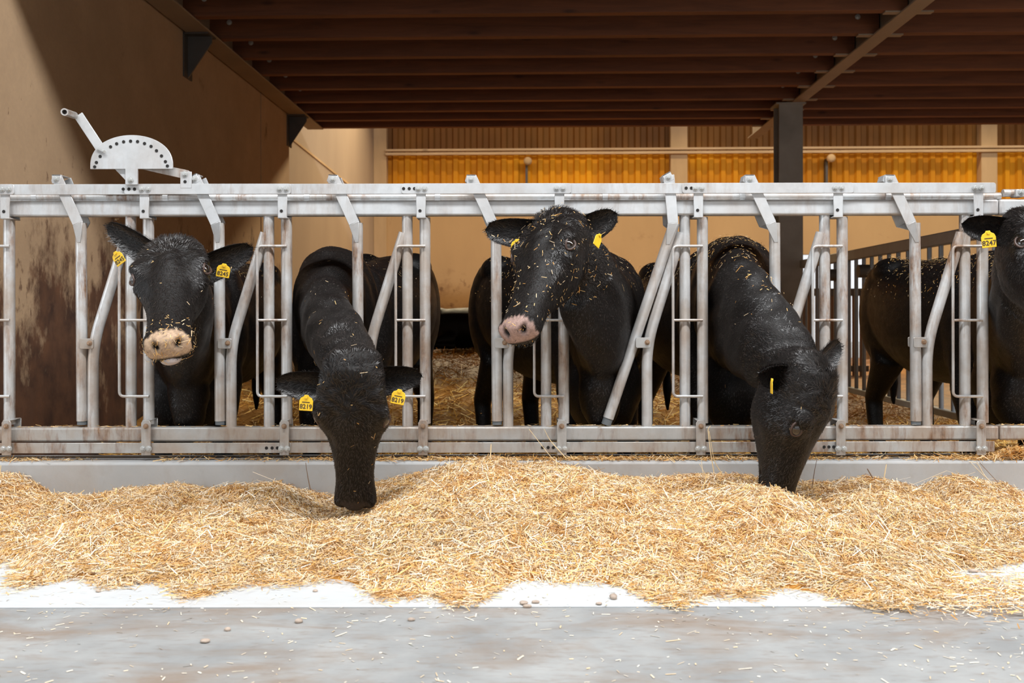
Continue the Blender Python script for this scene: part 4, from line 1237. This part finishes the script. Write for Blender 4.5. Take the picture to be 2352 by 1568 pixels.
    disp += 0.006 * g(.0, .19, .085, .028, .08, .04)               # bridge of the nose
    disp += 0.010 * g(.03, .00, .08, .055, .040, .05)              # poll
    disp -= 0.012 * g(.082, .275, .040, .028, .06, .03)            # hollow of the cheek
    disp += 0.010 * g(.085, .235, -.07, .04, .07, .05)             # masseter
    disp -= 0.006 * g(.11, .10, .0, .03, .04, .04)                 # temple
    nx_ = AX - (.036 + .30 * np.clip(.545 - Y, -.01, .05))
    nos = np.exp(-(nx_ / .0095) ** 2 - ((Y - .540) / .020) ** 2 - ((Z - .002) / .0135) ** 2)
    disp -= 0.026 * nos                                            # nostril
    disp += 0.008 * g(.062, .520, .006, .013, .020, .018)          # nostril wing
    disp += 0.005 * g(.0, .545, .018, .045, .03, .010)             # upper rim of the nose
    mz = Z + .058 + .16 * np.clip(.52 - Y, 0, .2)
    mouth = np.exp(-(mz / .0055) ** 2) * np.clip((Y - .37) / .05, 0, 1)
    disp -= 0.011 * mouth
    disp -= 0.012 * np.clip(-mz / .03, 0, 1) * np.clip((Y - .51) / .03, 0, 1)      # chin set back
    disp += 0.0022 * np.sin(X * 95 + 3 * np.sin(Y * 60)) * np.exp(-((Y - .09) / .07) ** 2) * (Z > .02)   # skin folds on the forehead
    msk = ((Y > -.02) & (Y < .62) & (AX < .2) & (Z > -.25) & (Z < .2)).astype(float)
    # muscle and skin folds of neck and shoulder
    nb_ = np.clip((5.3 - co[:, 1]) / .5, 0, 1) * (1 - msk)
    fold = .0045 * np.sin(co @ np.array([21., 13, 9]) + 1.5 * np.sin(co @ np.array([-7., 15, 18]))) + .003 * np.sin(co @ np.array([-17., 31, 35]) + 1.2 * np.sin(co @ np.array([25., -12, 14])))
    co += no * (fold * nb_)[:, None]
    co += no * (disp * msk * hs)[:, None]
    me.vertices.foreach_set('co', co.astype(np.float32).ravel())
    # colour: black hide, bare nose pad, rear body darkened against the amber light
    tint = np.tile(BLACK[None], (nv, 1)) * (1 + rng.normal(0, .08, (nv, 1)))
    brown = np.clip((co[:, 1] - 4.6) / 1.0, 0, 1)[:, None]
    tint = tint * (1 - 0.70 * brown)  # rear body shade put into the colour to offset the amber light
    edge = .500 + .9 * np.clip(AX - .040, 0, .1) + .004 * np.sin(X * 400)
    pad = np.clip((Y - edge) / .010, 0, 1) * np.clip((Z + .042) / .008, 0, 1) * msk
    nosec = np.array(cfg.get('nose', (.03, .022, .02)))
    tint = tint * (1 - pad[:, None]) + nosec * pad[:, None] * (1 + rng.normal(0, .12, (nv, 1)))
    tint = tint * (1 - .97 * np.clip(nos * 2.4, 0, 1)[:, None] * msk[:, None])  # shade inside the nostrils put into the colour
    tint = tint * (1 - .8 * mouth * msk)[:, None]  # shade along the mouth crease put into the colour
    # ears
    earV, earQ, nb = [], [], nv
    fur_ear = []
    for (sgn, lb, tip, opening, wid) in cfg['ears']:
        base = H(sgn * lb[0], lb[1], lb[2]); tipp = P(*tip)
        ev, eq = ear_arrays(base, tipp, opening, wid)
        earV.append(ev); earQ.append(eq + nb); nb += len(ev)
        fur_ear.append((ev, np.array(base), np.array(tipp)))
    nl = len(me.loops)
    polys_start = np.empty(len(me.polygons), np.int32); me.polygons.foreach_get('loop_start', polys_start)
    polys_tot = np.empty(len(me.polygons), np.int32); me.polygons.foreach_get('loop_total', polys_tot)
    li = np.empty(nl, np.int32); me.loops.foreach_get('vertex_index', li)
    allq = np.concatenate(earQ) if earQ else np.zeros((0, 4), int)
    me2 = bpy.data.meshes.new('cow')
    VV = np.concatenate([co] + earV); TT = np.concatenate([tint] + [np.tile(BLACK[None] * 1.1, (len(e), 1)) for e in earV])
    me2.vertices.add(len(VV)); me2.vertices.foreach_set('co', VV.astype(np.float32).ravel())
    LI = np.concatenate([li, allq.ravel()]).astype(np.int32)
    me2.loops.add(len(LI)); me2.loops.foreach_set('vertex_index', LI)
    ST = np.concatenate([polys_start, nl + 4 * np.arange(len(allq))]).astype(np.int32)
    TO = np.concatenate([polys_tot, np.full(len(allq), 4)]).astype(np.int32)
    me2.polygons.add(len(ST)); me2.polygons.foreach_set('loop_start', ST); me2.polygons.foreach_set('loop_total', TO)
    me2.update(calc_edges=True); me2.validate(); me2.shade_smooth()
    ca = me2.color_attributes.new('tint', 'FLOAT_COLOR', 'POINT')
    ca.data.foreach_set('color', np.concatenate([TT, np.ones((len(TT), 1))], 1).astype(np.float32).ravel())
    bpy.data.meshes.remove(me)
    me2.materials.append(M['hide'])
    root = empty(name, Vector((wx.x, wx.y, -0.05)))
    tag(root, label, 'cow', cfg.get('group', 'black cows at the feed fence'))
    link('body', me2, None, root)
    # eyes: ball under a rim of eyelid
    if cfg.get('eyes', True):
        for s in (-1, 1):
            c = H(s * .1065, .178, .031); out = (lat * s * .80 + nrm * .42 + a * .10).normalized()
            eb = MB(); ellipsoid(eb, c, (.0275 * hs, .0275 * hs, .0275 * hs))
            eo = eb.build('eye', M['eye'], root, smooth=180)
            u = (a - out * a.dot(out)).normalized(); w = out.cross(u)
            pts = []
            for k in range(25):
                t = 2 * math.pi * k / 24
                rr = hs * (.0205 * abs(math.cos(t)) + .0135 * abs(math.sin(t))) / max(1e-3, 1) 
                e = u * (math.cos(t) * .0245 * hs) + w * (math.sin(t) * .0175 * hs)
                depth = math.sqrt(max(0, (.0282 * hs) ** 2 - e.length_squared))
                pts.append(c + e + out * depth)
            ld = MB(); ld.tube([tuple(p) for p in pts], .0042 * hs, 8, caps=False)
            ld.build('eyelid', M['lid'], eo, smooth=180)
    if cfg.get('tongue'):
        tb = MB(); ellipsoid(tb, H(.0, .540, -.056), (.034 * hs, .024 * hs, .018 * hs), (lat, a, nrm))
        tb.build('tongue', M['tongue'], root, smooth=180)
    # fur
    me_t = me2
    me_t.calc_loop_triangles()
    nt = len(me_t.loop_triangles)
    tv = np.empty(nt * 3, np.int32); me_t.loop_triangles.foreach_get('vertices', tv); tv = tv.reshape(-1, 3)
    p0, p1, p2 = VV[tv[:, 0]], VV[tv[:, 1]], VV[tv[:, 2]]
    fn = np.cross(p1 - p0, p2 - p0); ar = np.linalg.norm(fn, axis=1) / 2 + 1e-12; fn = fn / (2 * ar[:, None])
    cen = (p0 + p1 + p2) / 3
    lt = loc(cen)
    view = np.array([0, 0, CAMZ]) - cen; view /= np.linalg.norm(view, axis=1)[:, None]
    facing = (fn * view).sum(1) > -0.35
    isear = (tv[:, 0] >= nv)
    onhead = (lt[:, 1] > -.12) & (lt[:, 1] < .60) & (np.abs(lt[:, 0]) < .2) & (lt[:, 2] > -.26) & (lt[:, 2] < .2)
    wgt = ar * facing * np.where(isear, 2.6, np.where(onhead, 1.7, 0.8 * np.clip((6.3 - cen[:, 1]) / 1.5, 0, 1)))
    barenose = (lt[:, 1] > .500 + .9 * np.clip(np.abs(lt[:, 0]) - .04, 0, .1)) & onhead & ~isear & (lt[:, 2] > -.042)
    wgt *= np.where(barenose, 0.03, 1)
    n = cfg.get('hairs', 47000)
    if n:
        ti = rng.choice(nt, n, p=wgt / wgt.sum())
        r1, r2 = rng.random(n), rng.random(n); f = r1 + r2 > 1; r1[f], r2[f] = 1 - r1[f], 1 - r2[f]
        pos = p0[ti] + (p1[ti] - p0[ti]) * r1[:, None] + (p2[ti] - p0[ti]) * r2[:, None]
        nn = fn[ti]; lp = loc(pos); er = isear[ti]; hd_ = onhead[ti] & ~er
        # growth direction: away from the whorl on the forehead, backwards over neck and body, outwards on ears
        whorl = np.array(H(0, .14, .10))
        dirh = pos - whorl; dirh /= np.linalg.norm(dirh, axis=1)[:, None] + 1e-9
        bodyd = np.tile(np.array([fwd.x, fwd.y, -.9]), (n, 1))
        d = np.where(hd_[:, None], dirh + A * .25, bodyd)
        k = nv
        for (ev, eb_, et) in fur_ear:
            m = er & (tv[ti, 0] >= k) & (tv[ti, 0] < k + len(ev)); k += len(ev)
            ed_ = (et - eb_) / np.linalg.norm(et - eb_)
            axis_pt = eb_ + ed_ * ((pos[m] - eb_) @ ed_)[:, None]
            outw = pos[m] - axis_pt
            d[m] = ed_ * .8 + outw / (np.linalg.norm(outw, axis=1)[:, None] + 1e-6) * .75
        clump = np.stack([np.sin(pos @ np.array([95., 40, 20]) + 1.7 * np.sin(pos @ np.array([31., -77, 50]))), np.sin(pos @ np.array([-35., 88, 60]) + 1.3 * np.sin(pos @ np.array([60., 45, -82]))), np.sin(pos @ np.array([52., -30, 97]))], 1)
        d = d + rng.normal(0, .24, (n, 3)) + .38 * clump
        d -= nn * (d * nn).sum(1)[:, None]; d /= np.linalg.norm(d, axis=1)[:, None] + 1e-9
        crown = np.exp(-((lp[:, 1] - .02) / .085) ** 2 - (lp[:, 0] / .10) ** 2) * (lp[:, 2] > 0) * hd_
        ln = np.where(er, .019, np.where(hd_, .013, .012)) * rng.uniform(.6, 1.4, n) + crown * .020 * rng.uniform(.4, 1.3, n)
        chin = hd_ & (lp[:, 1] > .40) & (lp[:, 2] < -.06); ln[chin] *= 1.3
        lift = np.where(er, .35, np.where(hd_, .20, .12)) + crown * .35 + chin * .25
        wd = rng.uniform(.0006, .0011, n)
        sd = np.cross(nn, d)
        b0 = pos - nn * .001
        m1 = pos + (d * .55 + nn * lift[:, None] * .6) * ln[:, None]
        e1 = pos + (d + nn * (lift * .75)[:, None]) * ln[:, None] + np.array([0, 0, -.15]) * ln[:, None] * crown[:, None]
        v = np.stack([b0 - sd * wd[:, None], b0 + sd * wd[:, None], m1 + sd * wd[:, None] * .8, m1 - sd * wd[:, None] * .8, e1], 1).reshape(-1, 3)
        bi = np.arange(n)[:, None] * 5
        fm = mesh_np('fur', v, quads=bi + np.array([[0, 1, 2, 3]]), tris=bi + np.array([[3, 2, 4]]))
        hc = BLACK[None] * (rng.gamma(1.6, .9, (n, 1)) + .35) * np.array([[1.06, 1.0, .97]])
        fca = fm.color_attributes.new('tint', 'FLOAT_COLOR', 'POINT')
        fca.data.foreach_set('color', np.concatenate([np.repeat(hc, 5, 0), np.ones((n * 5, 1))], 1).astype(np.float32).ravel())
        fm.shade_smooth()
        fo = link('fur', fm, M['fur'], root); fo['kind'] = 'stuff'
    for (px, py, dd, nv_, ang, w, h, num) in cfg.get('tags', ()):
        ear_tag(root, P(px, py, dd), nv_, ang, w, h, num)
    # straw flecks caught in the coat
    fl = cfg.get('flecks')
    if fl:
        nfl, where, zone = fl
        up = fn[:, 2]
        wz = ar * facing * zone(cen, up, lt, onhead & ~isear)
        ti = rng.choice(nt, nfl, p=wz / wz.sum())
        r1, r2 = rng.random(nfl), rng.random(nfl); f = r1 + r2 > 1; r1[f], r2[f] = 1 - r1[f], 1 - r2[f]
        pos = p0[ti] + (p1[ti] - p0[ti]) * r1[:, None] + (p2[ti] - p0[ti]) * r2[:, None] + fn[ti] * rng.uniform(.007, .017, (nfl, 1))
        nn = fn[ti]
        d = rng.normal(0, 1, (nfl, 3)); d -= nn * (d * nn).sum(1)[:, None]; d /= np.linalg.norm(d, axis=1)[:, None]
        s = np.cross(nn, d)
        ln = (rng.gamma(2.0, .0021, nfl) + .0020)[:, None]; wd = rng.uniform(.0007, .0014, nfl)[:, None]
        v = np.stack([pos - d * ln - s * wd, pos - d * ln + s * wd, pos + d * ln + s * wd, pos + d * ln - s * wd], 1).reshape(-1, 3)
        o = tinted('straw_flecks', [(v, np.arange(nfl * 4).reshape(-1, 4), np.repeat(pick(nfl, PALE[[0, 1, 4, 3]] * .8, .2), 4, 0))], M['straw'])
        tag(o, where, 'straw', None, 'stuff')
    return root, H

def zback(cen, up, lt, hd): return np.clip(up - .15, 0, 1) * np.clip((cen[:, 1] - 3.9) / 1.1, .05, 1) * (.35 + .65 * (np.sin(cen[:, 0] * 9 + cen[:, 1] * 4) > -.1)) * np.where(hd, .25, 1)
def zmuzzle(cen, up, lt, hd): return np.where(hd, np.exp(-((lt[:, 1] - .53) / .06) ** 2) * 1.0 + .025, np.clip(up - .3, 0, 1) * .25)
def zface(cen, up, lt, hd): return np.where(hd, .5, np.clip(up - .1, 0, 1) * .6)

ONLY = None
COWS = [
 dict(label='black cow looking at the viewer with a straw dusted muzzle, tongue showing', hs=1.10,
      poll=(402, 588, 3.92), muzzle=(383, 795, 3.44), face=(0.02, -.75, .66), nape=(.04, -.06), tongue=True,
      neck=[(420, 690, 4.05, .12, .12, .16), (424, 740, 4.28, .112, .17, .24), (432, 760, 4.55, .16, .22, .30), None],
      withers=(440, 580, 4.95), rump=(568, 606, 6.15), brisket=[(432, 900, 4.42, .085, .12, .19), (420, 900, 4.75, .17, .22, .26)],
      ears=[(-1, (.096, .14, -.085), (244, 516, 4.02), (-.45, -.9, -.1), .058), (1, (.096, .13, -.07), (582, 568, 4.02), (.2, -.9, -.25), .058)],
      nose=(.42, .29, .19),
      tags=[(271, 592, 3.88, (-.25, -1, -.1), .55, .046, .056, '8245'), (513, 621, 3.88, (.15, -1, -.1), -.17, .050, .054, '8245')],
      flecks=(800, 'straw flecks on the muzzle and forehead of the cow facing the viewer', zmuzzle)),
 dict(label='black cow grazing head down with upright yellow ear tags, face to the viewer', hs=1.06,
      poll=(810, 842, 3.68), muzzle=(815, 1156, 3.84), face=(-.02, -1, 0), nape=(.02, -.06),
      neck=[(790, 800, 3.92, .115, .10, .13), (750, 725, 4.28, .112, .15, .20), (758, 690, 4.6, .165, .22, .28), (770, 685, 4.8, .19, .25, .30), None],
      withers=(775, 592, 5.0), rump=(918, 586, 6.2), brisket=[(770, 860, 4.75, .17, .2, .24)],
      ears=[(-1, (.104, .095, .0), (634, 878, 3.76), (-.1, -1, -.15), .060), (1, (.104, .09, .0), (970, 862, 3.76), (.1, -1, -.15), .056)],
      nose=(.035, .027, .025),
      tags=[(703, 925, 3.64, (-.1, -1, 0), -.06, .050, .058, '8219'), (915, 911, 3.68, (.1, -1, 0), -.20, .050, .056, '8219')],
      flecks=(160, 'straw flecks on the neck and nose of the left grazing cow', zface)),
 dict(label='black cow with pinkish nose raised over the rail, head turned left', hs=1.10,
      poll=(1288, 520, 4.02), muzzle=(1192, 742, 3.66), face=(-.62, -.72, .52), nape=(.05, -.055),
      neck=[(1335, 600, 4.14, .12, .10, .17), (1378, 690, 4.30, .13, .18, .28), (1385, 730, 4.6, .16, .24, .34), None],
      withers=(1385, 575, 5.0), rump=(1166, 592, 6.15), brisket=[(1378, 880, 4.42, .10, .13, .22), (1385, 880, 4.75, .18, .22, .26)],
      ears=[(-1, (.098, .085, -.015), (1114, 528, 4.04), (-.1, -1, -.15), .060), (1, (.098, .09, -.05), (1418, 490, 4.06), (.15, -1, .1), .060)],
      nose=(.34, .225, .19),
      tags=[(1188, 565, 3.93, (-.15, -1, 0), 0.0, .048, .056, '82'), (1374, 551, 3.93, (.75, -.7, 0), -.5, .040, .056, '')],
      flecks=(1100, 'straw flecks on the face and flank of the cow with the pinkish nose', zface)),
 dict(label='black cow grazing head down at right, seen from the side behind the open bar', hs=1.12,
      poll=(1862, 852, 3.84), muzzle=(1802, 1100, 3.93), face=(.80, -.60, .05), nape=(.03, -.07),
      neck=[(1808, 832, 3.98, .12, .14, .16), (1748, 775, 4.14, .125, .20, .21), (1697, 718, 4.32, .118, .25, .27), (1690, 700, 4.5, .16, .28, .30), (1690, 690, 4.72, .21, .30, .32), None],
      withers=(1682, 546, 5.0), rump=(1540, 606, 6.15), brisket=[(1690, 880, 4.70, .17, .2, .24)],
      ears=[(-1, (.100, .055, -.01), (1742, 858, 3.72), (-.25, -1, -.2), .056), (1, (.100, .06, .02), (1930, 786, 3.96), (.2, -.9, -.2), .052)],
      nose=(.035, .027, .025),
      tags=[(1773, 886, 3.62, (1, -.10, 0), 0.0, .040, .056, ''), (1884, 826, 3.84, (.9, -.12, .3), -.7, .03, .045, '')],
      flecks=(3200, 'straw flecks along the back and neck of the right grazing cow', zback)),
 dict(label='black cow at the right edge with one ear over the post', hs=1.10,
      poll=(2366, 520, 3.98), muzzle=(2440, 745, 3.62), face=(.35, -.80, .50), nape=(.05, -.055),
      neck=[(2352, 620, 4.10, .12, .10, .17), (2345, 690, 4.30, .13, .18, .28), (2335, 730, 4.6, .16, .24, .34), None],
      withers=(2300, 575, 5.0), rump=(2068, 596, 6.2), brisket=[(2335, 890, 4.42, .10, .13, .2), (2330, 880, 4.75, .18, .22, .26)],
      ears=[(-1, (.100, .055, .02), (2208, 514, 3.98), (-.1, -1, -.2), .058), (1, (.100, .055, .02), (2500, 520, 4.05), (.25, -1, .0), .056)],
      nose=(.05, .04, .035),
      tags=[(2271, 549, 3.88, (-.1, -1, 0), .10, .054, .066, '8247')],
      flecks=(2200, 'straw flecks on the rump of the cow at the right edge', zback)),
]
built = [cow(c) for i, c in enumerate(COWS) if ONLY is None or i in ONLY]

def lying_cow():
    """cow resting on the bedding far behind, mostly hidden by the others"""
    mb = MB(); d = 9.4; g = .47
    c = lambda px, z, w, hu, hd, dd=0.0: ((px - CX) / F * d, d + dd, z, w, hu, hd)
    tubeloft(mb, [c(1330, g + .20, .10, .12, .14), c(1290, g + .22, .24, .20, .20), c(1200, g + .20, .32, .21, .20), c(1110, g + .20, .30, .20, .20), c(1020, g + .20, .20, .18, .18), c(985, g + .20, .10, .1, .1)], 24)
    tubeloft(mb, [c(1030, g + .24, .13, .14, .18), c(985, g + .32, .10, .10, .14), c(945, g + .38, .085, .08, .10)], 20)
    tubeloft(mb, [c(952, g + .40, .07, .06, .06), c(925, g + .38, .10, .09, .11), c(890, g + .32, .075, .07, .08), c(858, g + .26, .06, .05, .06)], 20)
    for px in (1040, 1275):
        q = c(px, g, 0, 0, 0); mb.tube([(q[0], d - .2, g + .1), (q[0] - .22, d - .36, g + .05), (q[0] + .05, d - .40, g + .045)], [.08, .05, .035], 10)
    for s in (-1, 1):
        q = c(940, g + .44, 0, 0, 0); mb.tube([(q[0], d + s * .08, q[2]), (q[0] + .03, d + s * .17, q[2] + .01), (q[0] + .03, d + s * .24, q[2])], [.03, .045, .012], 10)
    me = remesh(mb, 0.02, 4); me.shade_smooth()
    ca = me.color_attributes.new('tint', 'FLOAT_COLOR', 'POINT')
    ca.data.foreach_set('color', np.tile(np.array([*(BLACK * .6), 1], np.float32), len(me.vertices)))
    o = link('cow', me, M['hide'])
    tag(o, 'black cow lying on the straw bedding far behind, between two standing cows', 'cow', 'cows in the pen')
lying_cow()
